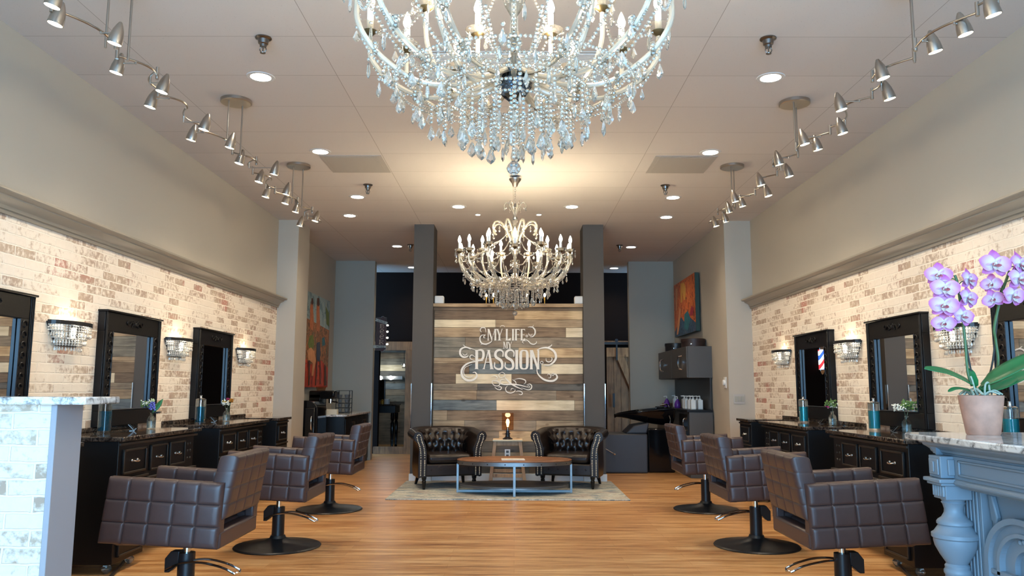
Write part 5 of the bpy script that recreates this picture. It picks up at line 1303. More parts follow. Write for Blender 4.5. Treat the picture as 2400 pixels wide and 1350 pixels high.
b.build('wire_frame', M_black, r)
k = 0
cup0 = None
for z in (.015, .085, .155, .225):
    for (x, y) in ((-.05, -.05), (.05, -.05), (.05, .05)):
        lab = 'small grey cup standing in the black wire rack'
        if cup0 is None:
            cup0 = MB().lathe([(0, 0), (.024, 0), (.034, .05), (.031, .05), (.022, .004), (0, .004)], 16).build('cup', pbr('smoke_cup', srgb(110, 112, 112), .2)); tag(cup0, lab, 'cup', 'cups in the wire rack'); c_ = cup0
        else: c_ = cup0.copy(); C.objects.link(c_)
        c_.location = (-2.60+x, 12.15+y, .8+z+.004)
tag(MB().box(-2.72, -2.54, 11.41, 11.51, .8, .875).build('tea_box', M_jute, bevel=.003), 'small cream cardboard box on the coffee bar corner', 'box')
r = thing('bar_sign', 'black marquee sign lettered BEER with small bulbs on the wall edge', 'sign', (-2.38, 13.28, 0))
PXb = lambda px: (px-1206)*13.2/1850+2.38
PZb = lambda py: CAMZ+(912.5-py)*13.2/1850
def bx(x0, y0, x1, y1, d0, d1, mi, b_): b_.box(PXb(x0), PXb(x1), d0, d1, PZb(y1), PZb(y0), mi)
b = MB()
pts = [(878, 823), (890, 823), (892, 826), (897, 826), (899, 823), (903, 820), (903.5, 746), (899, 746), (896, 743), (893, 743), (890, 746), (880, 746)]
b.prism([(PXb(a), PZb(c)) for a, c in pts][::-1], -.03, .0, 'xz'); b.build('sign_box', pbr('sign_maroon', srgb(58, 28, 24), .5), r)
b = MB()
for a, c in zip(pts, pts[1:]+pts[:1]): b.tube([(PXb(a[0]), -.032, PZb(a[1])), (PXb(c[0]), -.032, PZb(c[1]))], .004, 5)
b.tube([(PXb(884.5), -.032, PZb(760)), (PXb(884), -.032, PZb(811))], .004, 5); b.build('metal_edge', M_tin, r)
b = MB(); b.prism([(PXb(a), PZb(c)) for a, c in [(877.5, 747), (907, 757), (904.5, 761), (905, 763), (876.5, 754), (879, 750)]][::-1], -.045, -.036, 'xz'); b.prism([(PXb(a), PZb(c)) for a, c in [(874, 811), (903, 812), (904, 817), (874, 818)]][::-1], -.045, -.036, 'xz'); b.build('banner', pbr('banner_grey', srgb(150, 158, 154), .5), r)
b = MB()
def st(p, q, w=.007): b.tube([(PXb(p[0]), -.038, PZb(p[1])), (PXb(q[0]), -.038, PZb(q[1]))], w/2*1.0, 5)
# B
st((890, 762), (890, 770), .012); st((888, 762), (896, 762)); st((888, 770.5), (897, 770.5)); st((889, 766), (896, 766)); st((896.5, 762.5), (896.5, 765.5)); st((897.5, 766.5), (897.5, 770))
for y in (779, 791.5):
    b.tube(spline([(PXb(888.5), -.038, PZb(y)), (PXb(897), -.038, PZb(y-1.5)), (PXb(896), -.038, PZb(y-4.5)), (PXb(892), -.038, PZb(y-5)), (PXb(889), -.038, PZb(y-1)), (PXb(891), -.038, PZb(y+3.5)), (PXb(897), -.038, PZb(y+3))], 4), .0045, 5)
st((889, 799), (889, 808), .012); st((887, 799), (895, 799)); st((896.5, 799.5), (896, 803)); st((890, 804), (895, 803.5)); st((892, 804), (896.5, 808)); st((886.5, 808.5), (892, 808.5)); st((894.5, 808.5), (898, 808.5))
b.build('letters', pbr('sign_cream', srgb(196, 178, 158), .5), r)
b = MB()
for wi, (txt, x0, y0, dx, dy) in enumerate((('COLD', 884, 751.5, 4.6, 1.55), ('HERE', 882, 812.8, 4.8, .1))):
    gl = {'C': [[(3, 0), (0, 0), (0, 4), (3, 4)]], 'O': [[(0, 0), (3, 0), (3, 4), (0, 4), (0, 0)]], 'L': [[(0, 0), (0, 4), (3, 4)]], 'D': [[(0, 0), (2, 0), (3, 2), (2, 4), (0, 4), (0, 0)]], 'H': [[(0, 0), (0, 4)], [(3, 0), (3, 4)], [(0, 2), (3, 2)]], 'E': [[(3, 0), (0, 0), (0, 4), (3, 4)], [(0, 2), (2, 2)]], 'R': [[(0, 4), (0, 0), (3, 0), (3, 2), (0, 2), (3, 4)]]}
    for i, c_ in enumerate(txt):
        for ln in gl[c_]: b.tube([(PXb(x0+i*dx+p[0]), -.047, PZb(y0+i*dy+p[1])) for p in ln], .0026, 4)
b.build('banner_text', M_black, r)
for k, y in enumerate((764, 779, 793.5, 808.5)):
    o = MB().lathe([(0, 0), (.008, 0), (.014, .012), (.010, .026), (0, .03)], 12, TR((PXb(904), -.02, PZb(y))) @ RY(pi/2)).build('bulb', M_bulb, r)

# washroom seen through the door
b = MB()
struct(MB().box(-4.1, -4.0, 14.75, 17, 0, H).build('wall_washroom_side', M_wallgrey))
keysb = ['gr', 'gb', 'bg', 'gr', 'dg', 'cr']
for k in range(10): b.box(-4.0, -1.0, 16.97-.004*(k % 3), 16.995, .9+k*.13, 1.025+k*.13, k % 6)
tag(b.build('plank_panelling', [WD[q] for q in keysb]), 'horizontal grey plank panelling seen through the washroom doorway', 'panelling')
r = thing('washroom_vanity', 'black table vanity with turned legs seen through the washroom doorway', 'vanity', (-2.75, 15.9, 0))
MB().box(-.6, .42, -.3, .3, .70, .84).build('top', M_blackwood, r, bevel=.005); MB().box(-.62, .44, -.32, .32, .84, .87).build('countertop', M_grdark, r, bevel=.004)
for (x, y) in ((-.55, -.25), (.36, -.25), (.36, .25), (-.55, .25), (.05, -.25)):
    MB().lathe([(0, 0), (.018, 0), (.03, .03), (.02, .07), (.034, .3), (.036, .5), (.022, .54), (.036, .57), (.036, .70), (0, .70)], 16, TR((x, y, 0))).build('leg', M_gloss, r)
r = thing('washroom_mirror_light', 'vanity light bar with glowing round bulbs in the washroom', 'wall lamp', (-2.66, 16.86, 1.40))
MB().box(-.28, .28, -.0, .03, -.04, .04).build('bar', M_nickel, r, bevel=.004)
for x in (-.2, .04):
    MB().lathe([(0, -.045), (.028, -.036), (.045, 0), (.028, .036), (0, .045)], 16, TR((x, -.05, 0))).build('bulb', pbr('lit_globe', (1, 1, 1), .5, emit=(.82, .93, 1), es=9) if x < -.1 else bpy.data.materials['lit_globe'], r)
light('washroom_glow', 'POINT', (-2.66, 16.6, 1.5), 5, (.85, .95, 1), .08)
r = thing('washroom_mirror', 'tall blue-lit mirror above the washroom vanity', 'mirror', (-2.95, 16.9, .95))
MB().box(-.18, .18, 0, .03, 0, .42).build('glass', M_mirror, r); MB().box(-.2, .2, .03, .05, -.02, .44).build('frame', M_black, r)
r = thing('toilet_roll', 'white paper roll standing on the washroom vanity', 'paper roll', (-2.52, 15.75, .87))
MB().lathe([(.02, 0), (.055, 0), (.055, .1), (.02, .1)], 20, cap=False).build('paper', M_ivory, r)
tag(MB().lathe([(0, 0), (.03, 0), (.035, .06), (.015, .09), (0, .1)], 16, TR((-2.60, 15.68, .87))).build('soap_bottle', M_yel), 'small yellow bottle on the washroom vanity', 'bottle')
r = thing('washroom_pendant', 'small crystal pendant lamp hanging in the washroom', 'pendant lamp', (-2.22, 15.9, H))
MB().tube([(0, 0, 0), (0, 0, -1.65)], .004, 6).build('cord', M_black, r)
b = MB()
for k in range(8): a = 2*pi*k/8; b.bead((.05*cos(a), .05*sin(a), -1.68), .014, 6); b.bead((.03*cos(a), .03*sin(a), -1.74), .011, 6)
b.build('crystals', M_crys, r, flat=True)
MB().lathe([(0, -1.72), (.012, -1.71), (.016, -1.69), (0, -1.66)], 12).build('bulb', bpy.data.materials['lit_globe'], r)

# ================================================================== BACK RIGHT: cabinets and wash station
r = thing('wall_cabinet', 'charcoal wall cabinet with two doors and curved chrome handles under the round boxes', 'cabinet', (XR2, 10.8, 1.33))
MB().box(-.33, 0, 0, 2.1, 0, .43).build('body', M_greylam, r, bevel=.003)
for k in range(2):
    o = MB().box(-.35, -.33, .006+k*1.05, 1.044+k*1.05, .004, .426).build('door', M_greylam, r, bevel=.003)
    yk = .30 if k == 0 else 1.05+.62
    for dy in (0, .06): MB().tube(spline([(-.35, yk+dy, .12), (-.385, yk+.01+dy, .14), (-.395, yk+.02+dy, .215), (-.385, yk+.01+dy, .29), (-.35, yk+dy, .31)], 5), .008, 8).build('handle', M_chrome, o)
for (y, rr_, hh, lab, m_) in ((11.14, .165, .115, 'round dark brown hat box on the near end of the wall cabinet', M_brown), (12.35, .165, .12, 'round black hat box on the far end of the wall cabinet', M_black)):
    r = thing('hat_box', lab, 'box', (XR2-.175, y, 1.76), 0, 'round boxes on the wall cabinet')
    MB().lathe([(0, 0), (rr_, 0), (rr_, hh*.7), (0, hh*.7)], 40).build('box', m_, r)
    MB().lathe([(0, hh*.66), (rr_+.006, hh*.66), (rr_+.006, hh), (rr_, hh+.004), (0, hh+.004)], 40).build('lid', m_, r)
    MB().lathe([(0, 0), (.012, 0), (.010, .008), (0, .01)], 12, TR((-.06, -rr_*.93, hh*.35)) @ RX(pi/2)).build('clasp', M_chrome, r)
r = thing('back_bar_counter', 'charcoal counter with black splash panel holding the shampoo bottles', 'counter', (XR2-.021, 10.75, 0))
MB().box(-.32, 0, 0, 2.4, .0, .87).build('body', M_greylam, r, bevel=.003)
MB().box(-.35, 0, -.01, 2.41, .87, .8995).build('countertop', M_blackwood, r, bevel=.003)
tag(MB().box(XR2-.041, XR2-.021, 10.8, 13.15, .90, 1.33).build('splash_panel', pbr('dark_panel', srgb(44, 42, 42), .4)), 'plain black splash panel on the wall behind the shampoo bottles', 'panel')
o = MB().box(-.335, -.32, .03, .6, .05, .84).build('door', M_blackwood, r, bevel=.003)
MB().tube(spline([(-.335, .15, .62), (-.37, .15, .64), (-.37, .15, .76), (-.335, .15, .78)], 4), .007, 8).build('handle', M_chrome, o)
def pump_bottle(lab, x, y, z, kind, grp):
    r = thing('pump_bottle', lab, 'bottle', (x, y, z), 0, grp)
    if kind == 'purple': MB().lathe([(0, 0), (.042, 0), (.046, .01), (.046, .06), (.03, .10), (.014, .12), (.014, .13), (0, .13)], 18).build('body', M_purple, r); h = .13
    else: MB().box(-.034, .034, -.034, .034, 0, .13).build('body', M_ivory, r, bevel=.006); MB().lathe([(0, .13), (.02, .13), (.02, .145), (0, .145)], 12).build('collar', M_ivory, r); h = .145
    MB().tube([(0, 0, h), (0, 0, h+.035)], .006, 8).tube([(0, 0, h+.035), (-.05, 0, h+.03)], .007, 8).build('pump', M_ivory, r)
    return r
BT = [('purple', 2.42, 12.68, 'purple pump bottle, left one on the back bar'), ('white', 2.50, 12.42, 'white pump bottle between the two purple bottles'), ('purple', 2.44, 11.95, 'purple pump bottle, right one on the back bar'), ('white', 2.55, 12.0, 'white pump bottle half hidden behind the right purple bottle')]
for k, x, y, lab in BT: pump_bottle(lab, x, y, .90, k, 'pump bottles on the back bar')
p0 = None
for i, (x, y) in enumerate(((2.46, 11.52), (2.56, 11.62), (2.45, 11.35), (2.56, 11.42), (2.46, 11.17), (2.57, 11.24), (2.46, 11.0), (2.57, 11.06))):
    lab = 'white square pump bottle in the right-hand cluster, %s row, %s' % ('front' if i % 2 == 0 else 'rear', ('first from left', 'second from left', 'third from left', 'last on the right')[i//2])
    if p0 is None: p0 = pump_bottle(lab, x, y, .90, 'white', 'pump bottles on the back bar')
    else: dup(p0, (x, y, .90), 0, lab)
tag(MB().box(2.42, 2.60, 12.85, 13.1, .9, .95).build('wooden_tray', M_barn, bevel=.003), 'low brown tray at the far end of the back bar', 'tray')
r = thing('shampoo_station', 'black shampoo unit with reclining grey seat and glossy tilting basin', 'wash basin', (1.585, 11.35, 0))
MB().box(-.36, .30, 0, .62, 0, .545).build('seat_side', pbr('grey_vinyl', srgb(64, 64, 68), .5), r, bevel=.02)
MB().hexa([(.0, .06, .545), (.30, .06, .545), (.30, .56, .545), (.0, .56, .545), (.12, .06, .66), (.34, .06, .70), (.34, .56, .70), (.12, .56, .66)]).build('head_cushion', bpy.data.materials['grey_vinyl'], r, bevel=.02)
MB().box(.31, .70, .08, .54, 0, .62).build('pedestal', M_gloss, r, bevel=.02)
b = MB()
def PBz(u, v):
    x = -.12+.82*u; w_ = .26*min(1, (u*2.3)**.6+.06)*(1-.1*u); a = pi*v
    z = .80+.10*u**.7; d_ = (.03+.22*min(1, u*1.2)*(1-.35*max(0, u-.6)))
    return (x, .31-w_*cos(a), z-d_*sin(a))
b.grid(PBz, 24, 18)
def PBi(u, v):
    x, y, z = PBz(u, v); k = .90
    return (.37+(x-.37)*k, .31+(y-.31)*k, z+.02-.0+(.022*sin(pi*v)))
b.grid(PBi, 24, 18)
b.tube([PBz(i/20, 0) for i in range(21)], .014, 8); b.tube([PBz(i/20, 1) for i in range(21)], .014, 8); b.tube([PBz(1, i/12) for i in range(13)], .012, 8); b.tube([PBz(0, i/12) for i in range(13)], .012, 8)
b.build('basin', M_gloss, r, angle=70)
MB().tube(spline([(.66, .31, .84), (.66, .31, .93), (.62, .31, .955), (.54, .31, .94)], 5), .011, 8).tube([(.69, .25, .86), (.69, .25, .91)], .01, 8).tube([(.69, .37, .86), (.69, .37, .91)], .01, 8).build('tap', M_chrome, r)
MB().tube([(-.30, -.012, .34), (-.18, -.03, .27)], .006, 8).bead((-.175, -.035, .268), .02, 10).build('recline_lever', M_chrome, r)
MB().tube(spline([(.62, .05, .80), (.63, .03, .74), (.61, .02, .66)], 5), .006, 8).build('hose', M_chrome, r)
# wall plates on the right pilaster
o = MB().box(2.745, 2.885, 9.99, 10.0, .995, 1.115).box(2.757, 2.793, 9.985, 9.99, 1.02, 1.09, 1).box(2.799, 2.835, 9.985, 9.99, 1.02, 1.09, 1).box(2.841, 2.877, 9.985, 9.99, 1.02, 1.09, 1).build('switch_plate', [M_grill, M_wallgrey], bevel=.003)
tag(o, 'grey triple rocker switch plate on the right pilaster', 'light switch')
r = thing('thermostat', 'white round dial thermostat on the corner of the right pilaster', 'thermostat', (XR2, 10.14, 1.26))
MB().box(-.012, 0, -.05, .05, -.07, .07).build('plate', M_ivory, r, bevel=.004)
MB().lathe([(0, 0), (.036, 0), (.036, .02), (.03, .026), (0, .026)], 24, TR((-.012, 0, 0)) @ RY(-pi/2)).build('dial', M_ivory, r)
# barber pole behind the plank wall, seen in the right-hand mirror
r = thing('barber_pole', 'lit red, white and blue barber pole seen reflected in the right mirror', 'barber pole', (.34, 14.5, 1.54))
m, nt, bb_ = node_mat('pole_stripes'); N = nt.nodes.new; L = nt.links.new
tc = N('ShaderNodeTexCoord'); wv = N('ShaderNodeSeparateXYZ'); L(tc.outputs['Object'], wv.inputs[0])
m1 = N('ShaderNodeMath'); m1.operation = 'MULTIPLY_ADD'; m1.inputs[1].default_value = 3.0; L(wv.outputs['Z'], m1.inputs[0])
m2 = N('ShaderNodeMath'); m2.operation = 'MULTIPLY'; m2.inputs[1].default_value = 4.5; L(wv.outputs['X'], m2.inputs[0]); L(m2.outputs[0], m1.inputs[2])
fr = N('ShaderNodeMath'); fr.operation = 'FRACT'; L(m1.outputs[0], fr.inputs[0])
rp = ramp(nt, [(0, (1, 1, 1)), (.25, (.85, .03, .04)), (.5, (1, 1, 1)), (.75, (.03, .12, .8))], 'CONSTANT'); L(fr.outputs[0], rp.inputs[0])
L(rp.outputs[0], bb_.inputs['Base Color']); L(rp.outputs[0], bb_.inputs['Emission Color']); bb_.inputs['Emission Strength'].default_value = 1.6
MB().lathe([(0, 0), (.055, 0), (.055, .36), (0, .36)], 24).build('glass_cylinder', m, r)
MB().lathe([(0, .36), (.062, .36), (.062, .38), (.05, .40), (.05, .43), (.02, .47), (0, .48)], 24).lathe([(0, -.10), (.03, -.08), (.05, -.04), (.062, -.02), (.062, 0), (0, 0)], 24).box(-.02, .02, .05, .1, -.05, .45).build('caps', M_chrome, r)

# ================================================================== BRICK HALF WALL, LEFT FRONT
r = thing('brick_half_wall', 'whitewashed brick half wall with granite cap at the left edge, lit blue by daylight', 'half wall', (0, 0, 0))
MB().box(-3.02, -1.80, 3.105, 3.28, 0, 1.105).build('brick_face', M_brickx, r)
MB().box(-1.80, -1.777, 3.095, 3.285, 0, 1.105).build('end_trim', pbr('lilac_grey_paint', srgb(160, 160, 166), .7), r, bevel=.003)
MB().box(-3.02, -1.65, 3.06, 3.33, 1.105, 1.135).build('granite_cap', M_grwhite, r, bevel=.006)

# ================================================================== MANTEL DESK, RIGHT FRONT
r = thing('mantel_desk', 'blue-grey fireplace mantel used as a desk with white granite top, right foreground', 'desk', (0, 0, 0))
MX = 1.40
MB().prism([(1.288, .95), (2.35, .95), (2.35, 2.72), (1.325, 2.72), (1.288, 2.65)], 1.010, 1.03, 'xy').build('granite_top', M_grwhite, r, bevel=.004)
pc = [(1.33, .969), (1.322, .969), (1.32, .974), (1.317, .984), (1.312, .992), (1.304, .997), (1.303, 1.001), (1.299, 1.003), (1.298, 1.010), (1.33, 1.010)]
pc = [(MX, .969), (1.352, .969), (1.350, .974), (1.345, .977), (1.342, .984), (1.332, .991), (1.322, .996), (1.319, .999), (1.318, 1.003), (1.308, 1.005), (1.306, 1.010), (MX, 1.010)]
b = MB().prism(pc, 1.0, 2.60, 'xz')
b.prism([(2.54, .969), (2.552, .974), (2.563, .984), (2.585, .995), (2.61, .999), (2.62, 1.003), (2.63, 1.010), (2.54, 1.010)], 1.33, 2.30, 'yz')
b.build('cornice', M_mantel, r, angle=25)
MB().box(1.345, 2.30, 1.0, 2.545, .902, .969).build('frieze', M_mantel, r)
b = MB()
for (y0, y1, z0, z1) in ((1.1, 2.44, .953, .960), (1.1, 2.44, .912, .919), (2.433, 2.44, .912, .960)): b.box(1.339, 1.345, y0, y1, z0, z1)
b.build('frieze_panel', M_mantel, r, bevel=.002)
b = MB().box(1.305, 1.36, 2.472, 2.54, .903, .969); b.box(1.300, 1.305, 2.480, 2.532, .912, .960); b.box(1.296, 1.300, 2.498, 2.514, .920, .952)
b.prism([(1.325, .912), (1.345, .912), (1.345, .960), (1.325, .960)], 2.464, 2.472, 'xz'); b.build('frieze_block', M_mantel, r, bevel=.003)
pm_ = [(MX, .876), (1.350, .876), (1.344, .881), (1.334, .885), (1.330, .890), (1.330, .896), (1.336, .902), (MX, .902)]
b = MB().prism(pm_, 1.0, 2.45, 'xz'); b.box(1.288, MX+.01, 2.45, 2.55, .890, .902); b.box(1.296, MX+.01, 2.456, 2.543, .881, .890); b.build('lower_moulding', M_mantel, r, bevel=.003, angle=25)
b = MB().box(1.312, 1.392, 2.464, 2.536, .839, .881)
for k in range(5): b.lathe([(0, 0), (.0055, 0), (.0055, .032), (0, .032)], 8, TR((1.311, 2.474+k*.0135, .847)))
b.build('capital', M_mantel, r, bevel=.003)
cp = [(0, 0), (.055, 0), (.055, .06), (.04, .08), (.045, .1), (.03, .13), (.03, .3), (.026, .42), (.03, .46), (.04, .5), (.034, .53), (.046, .56), (.05, .585), (.036, .60), (.034, .612), (.038, .618), (.038, .626), (.034, .632), (.035, .640), (.030, .647), (.046, .672), (.058, .696), (.0615, .712), (.0615, .720), (.0665, .724), (.0665, .735), (.059, .740), (.048, .756), (.046, .760), (.050, .764), (.050, .770), (.046, .776), (.036, .783), (.028, .797), (.0265, .808), (.030, .822), (.034, .828), (.031, .832), (.036, .839), (0, .839)]
MB().lathe(cp, 40, TR((1.352, 2.50, 0))).build('turned_column', M_mantel, r)
MB().box(MX+.03, 2.28, 1.0, 2.545, 0, .876).build('body', M_mantel, r)
b = MB().box(MX, MX+.03, 2.435, 2.545, 0, .876)
for k in range(5): b.box(MX-.005, MX, 2.448+k*.018, 2.457+k*.018, 0, .876)
b.build('fluted_pilaster', M_mantel, r, bevel=.002)
ya, za, Ra = 2.245, .672, .135
b = MB()
def arch_strip(R0, R1, x0, x1, mi=0):
    n = 28
    for k in range(n):
        a0, a1 = pi*k/n, pi*(k+1)/n
        def q(R_, a): return (ya+R_*cos(a), za+R_*sin(a)*.82)
        b.prism([q(R0, a0), q(R1, a0), q(R1, a1), q(R0, a1)], x0, x1, 'yz', mi)
    for s in (-1, 1): y0, y1 = sorted((ya+s*R0, ya+s*R1)); b.box(x0, x1, y0, y1, 0, za, mi)
arch_strip(Ra+.022, Ra+.042, MX-.010, MX+.03); arch_strip(Ra-.008, Ra+.022, MX+.004, MX+.03); arch_strip(Ra-.022, Ra-.008, MX-.004, MX+.03); arch_strip(Ra-.065, Ra-.022, MX+.014, MX+.03)
b.build('arch_moulding', M_mantel, r, angle=30)
b = MB(); b.prism([(2.425, .865), (2.405, .860), (2.385, .80), (2.395, .77), (2.415, .79)], MX+.014, MX+.03, 'yz'); b.build('corner_carving', M_mantel, r, bevel=.004)
b = MB(); b.tube([(MX+.012, 2.245+.085*cos(1.1+k*.1), .672+.07*sin(1.1+k*.1)+.012) for k in range(9)], [.008 if k % 2 else .0045 for k in range(9)], 8); b.build('beaded_carving', M_mantel, r)
MB().box(MX-.004, MX+.02, 2.10, 2.41, .640, .655).build('impost_band', M_mantel, r, bevel=.003)

# ------------------------------------------------------------------ potted orchid
OX, OY, OZ = 1.495, 2.56, 1.03
FWD = 2.44
def OP(px, py, d=0):
    """point near the plant for a traced position, in local coordinates"""
    v = CAM_M @ Vector(((px-1200)/F, (675-py)/F, -1)); Y = OY+d; k = Y/v.y
    return Vector((v.x*k-OX, d, CAMZ+v.z*k-OZ))
r = thing('potted_orchid', 'pink phalaenopsis orchid in a terracotta pot on the mantel desk', 'potted plant', (OX, OY, OZ))
MB().lathe([(0, 0), (.046, 0), (.049, .004), (.057, .06), (.0645, .114), (.0655, .124), (.060, .125), (.056, .112), (.0, .108)], 40).build('pot', M_terra, r)
MB().lathe([(0, .112), (.058, .112), (.03, .124), (0, .127)], 20).build('bark', pbr('bark_mix', srgb(70, 60, 48), .9, noise=.4, nscale=80, bump=.5), r)
b = MB(); rnd = random.Random(9)
for k in range(16):
    a = rnd.uniform(0, 2*pi); R0 = rnd.uniform(.01, .05); p0_ = (R0*cos(a), R0*sin(a), .12); a2 = a+rnd.uniform(-1, 1)
    b.tube(spline([p0_, (.04*cos(a2), .04*sin(a2), .135+rnd.uniform(0, .012)), (.060*cos(a2+.4), .060*sin(a2+.4), .128)], 5), .0028, 6)
b.tube(spline([(-.02, -.02, .12), (-.035, -.03, .145), (-.04, -.03, .17), (-.045, -.03, .185)], 5), .0028, 6)
b.tube(spline([(-.005, -.03, .12), (-.004, -.035, .155), (.006, -.035, .165), (.012, -.03, .14)], 5), .0032, 6)
b.build('aerial_roots', M_root, r)
def big_leaf(pts, w, nm='leaf', lift=.2, mat=None, tw=(0, -.5, 1)):
    P_ = spline(pts, 8); n = len(P_)-1; T_ = Vector(tw).normalized()
    def P(u, v):
        i = min(n, int(round(u*n))); p = P_[i]; t = (P_[min(i+1, n)]-P_[max(i-1, 0)]).normalized()
        s = t.cross(T_).normalized(); up = s.cross(t).normalized()
        q = u; ww = w*(min(1, (q*3.5+.25))**.8)*sqrt(max(0.0, 1-((q-.0))**6))
        if q > .97: ww *= .35
        k = (v-.5)*2
        return tuple(p+s*k*ww+up*(abs(k)**1.5)*ww*lift)
    return MB().grid(P, n, 8).build(nm, mat or M_leaf, r, solid=.0022, angle=80)
big_leaf([OP(2290, 912), OP(2262, 893, -.01), OP(2215, 873, -.02), OP(2166, 864, -.03)], .026)
big_leaf([OP(2300, 905), OP(2335, 885, -.03), OP(2385, 858, -.06), OP(2455, 825, -.09)], .040)
big_leaf([OP(2298, 912), OP(2330, 908, .02), OP(2375, 890, .04), OP(2430, 868, .05)], .026)
big_leaf([OP(2302, 918), OP(2325, 912, -.0), OP(2352, 902, .02), OP(2385, 885, .03)], .018)
big_leaf([OP(2290, 905, .01), OP(2282, 890, .01), OP(2276, 875, .01), OP(2270, 863, .02)], .014, tw=(.3, -1, .2))
big_leaf([OP(2285, 920), OP(2258, 912, -.01), OP(2238, 911, -.02), OP(2222, 918, -.03)], .008)
def otube(pts, rad, nm, mat): MB().tube(spline(pts, 8), rad, 8).build(nm, mat, r)
otube([OP(2278, 905), OP(2268, 870), OP(2262, 800), OP(2258, 765), OP(2252, 720), OP(2244, 665), OP(2238, 645)], .0042, 'flower_stem', M_stem)
otube([OP(2284, 905, .015), OP(2272, 850, .015), OP(2262, 790, .012), OP(2256, 720, .01), OP(2250, 690, .01)], .003, 'stake', M_stake)
otube([OP(2305, 905, .02), OP(2338, 860, .03), OP(2334, 800, .03), OP(2330, 770, .02), OP(2340, 720, .01), OP(2352, 675), OP(2366, 635)], .0042, 'flower_stem', M_stem)
otube([OP(2312, 905, .03), OP(2326, 850, .035), OP(2333, 790, .035), OP(2342, 700, .02), OP(2352, 665, .01)], .003, 'stake', M_stake)
# petal material: pink towards the edge, pale heart
m, nt, bp_ = node_mat('orchid_petal'); N = nt.nodes.new; L = nt.links.new
tc = N('ShaderNodeTexCoord'); vl = N('ShaderNodeVectorMath'); vl.operation = 'LENGTH'; L(tc.outputs['Object'], vl.inputs[0])
rp = ramp(nt, [(.0, srgb(224, 210, 206)), (.45, srgb(208, 176, 196)), (1, srgb(190, 108, 164))]); mr = N('ShaderNodeMapRange'); mr.inputs['From Max'].default_value = .050
L(vl.outputs['Value'], mr.inputs['Value']); L(mr.outputs[0], rp.inputs[0]); L(rp.outputs[0], bp_.inputs['Base Color']); bp_.inputs['Roughness'].default_value = .55
bp_.inputs['Subsurface Weight'].default_value = .25; bp_.inputs['Subsurface Scale'].default_value = .01
M_petal = m; M_sepal = m.copy(); M_sepal.name = 'orchid_sepal'
for nn_ in M_sepal.node_tree.nodes:
    if nn_.type == 'VALTORGB': nn_.color_ramp.elements[1].color = (*srgb(196, 140, 180), 1); nn_.color_ramp.elements[2].color = (*srgb(184, 86, 152), 1)
M_lip = pbr('orchid_lip', srgb(214, 196, 186), .5, noise=.3, nscale=120); M_throat = pbr('orchid_throat', srgb(176, 96, 104), .5)
def petal(ang, ln, w, cup, wid0=.3):
    """faces -y; spreads in the xz plane"""
    d = Vector((cos(ang), 0, sin(ang))); s = Vector((-sin(ang), 0, cos(ang)))
    def P(u, v):
        k = (v-.5)*2; ww = w*(sin(pi*min(1, .12+.83*u))**.75)
        p = d*ln*u+s*k*ww; y = -cup*u*u*ln-.12*ww*(k*k)+.004*sin(3*u+2*k)
        return (p.x, y, p.z)
    return MB().grid(P, 9, 8)
fl_mesh = {}
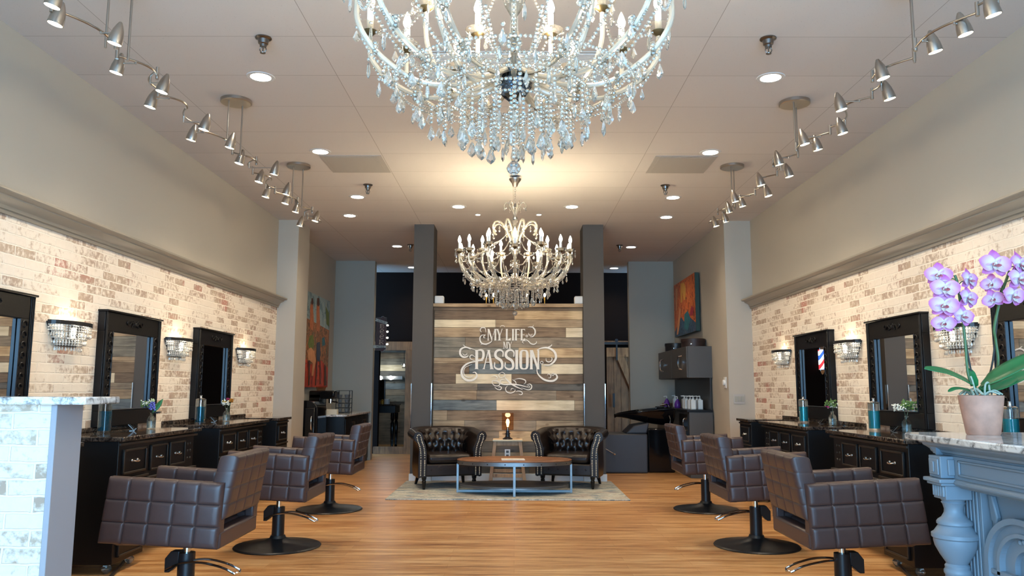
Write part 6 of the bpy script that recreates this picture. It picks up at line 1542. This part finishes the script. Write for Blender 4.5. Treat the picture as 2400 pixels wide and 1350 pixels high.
def make_flower(loc, yaw, pitch, roll, s):
    o = None
    if not fl_mesh:
        b_ = MB()
        for a, ln, w in ((pi/2, .057, .022), (pi/2+2.35, .048, .018), (pi/2-2.35, .048, .018)):
            q = petal(a, ln, w, -.10); b_.add([(x, y+.003, z) for x, y, z in q.v], q.f)
        sep = b_.build('sepals', M_sepal, r, solid=.0012, angle=80)
        b2 = MB()
        for a in (pi*.03, pi*.97):
            q = petal(a, .054, .030, .12); b2.add(q.v, q.f)
        pt = b2.build('petals', M_petal, sep, solid=.0012, angle=80)
        b3 = MB(); b3.lathe([(0, 0), (.006, .002), (.005, .010), (0, .013)], 10, TR((0, -.004, .002)) @ RX(pi/2)); b3.bead((0, -.010, .004), .0045, 8)
        q = petal(-pi/2, .024, .010, .5); b3.add([(x, y-.006, z) for x, y, z in q.v], q.f)
        for sg in (-1, 1): q = petal(-pi/2+sg*.9, .016, .007, .9); b3.add([(x, y-.006, z) for x, y, z in q.v], q.f, 1)
        lp = b3.build('lip', [M_lip, M_throat], sep, solid=.001, angle=80)
        fl_mesh.update(s=sep.data, p=pt.data, l=lp.data, first=(sep, pt, lp)); o = sep; o.name = 'flower'
    else:
        o = bpy.data.objects.new('flower', fl_mesh['s']); C.objects.link(o); o.parent = r
        for nm, k in (('petals', 'p'), ('lip', 'l')):
            q = bpy.data.objects.new(nm, fl_mesh[k]); C.objects.link(q); q.parent = o
            src = fl_mesh['first'][1 if k == 'p' else 2]
            for md in src.modifiers: m2_ = q.modifiers.new(md.name, 'SOLIDIFY'); m2_.thickness = md.thickness; m2_.offset = 0
        m2_ = o.modifiers.new('solid', 'SOLIDIFY'); m2_.thickness = .0012; m2_.offset = 0
    o.location = loc; o.rotation_euler = (pitch, roll, yaw); o.scale = (s, s, s)
for (px, py, d, yaw, pt_, rl, s) in [(2199, 645, -.03, -.45, -.15, .1, .78), (2270, 656, -.01, .6, -.1, .1, .74), (2214, 676, -.05, -.3, -.1, .1, .84), (2268, 699, -.02, .5, -.05, .15, .74), (2212, 716, -.05, -.35, -.05, .12, .84), (2255, 741, -.04, .25, -.1, .2, .74), (2212, 758, -.03, -.7, -.1, .05, .68),
                              (2331, 620, -.04, -.15, -.15, .12, .92), (2391, 622, -.03, .5, -.2, .1, .92), (2324, 666, -.0, -1.0, .0, .0, .62), (2388, 654, -.05, .3, -.1, .1, .84), (2328, 702, -.01, -.9, -.1, -.3, .62), (2374, 693, -.05, .3, .05, .12, .78)]:
    make_flower(OP(px, py, d), yaw*.8, pt_, rl, s)
    c = OP(px, py, d); t_ = OP(2246 if px < 2300 else 2350, py+12)
    MB().tube(spline([t_, (t_+c)/2+Vector((0, .01, .004)), c+Vector((0, .006, 0))], 4), .0018, 5).build('pedicel', M_stem, r)
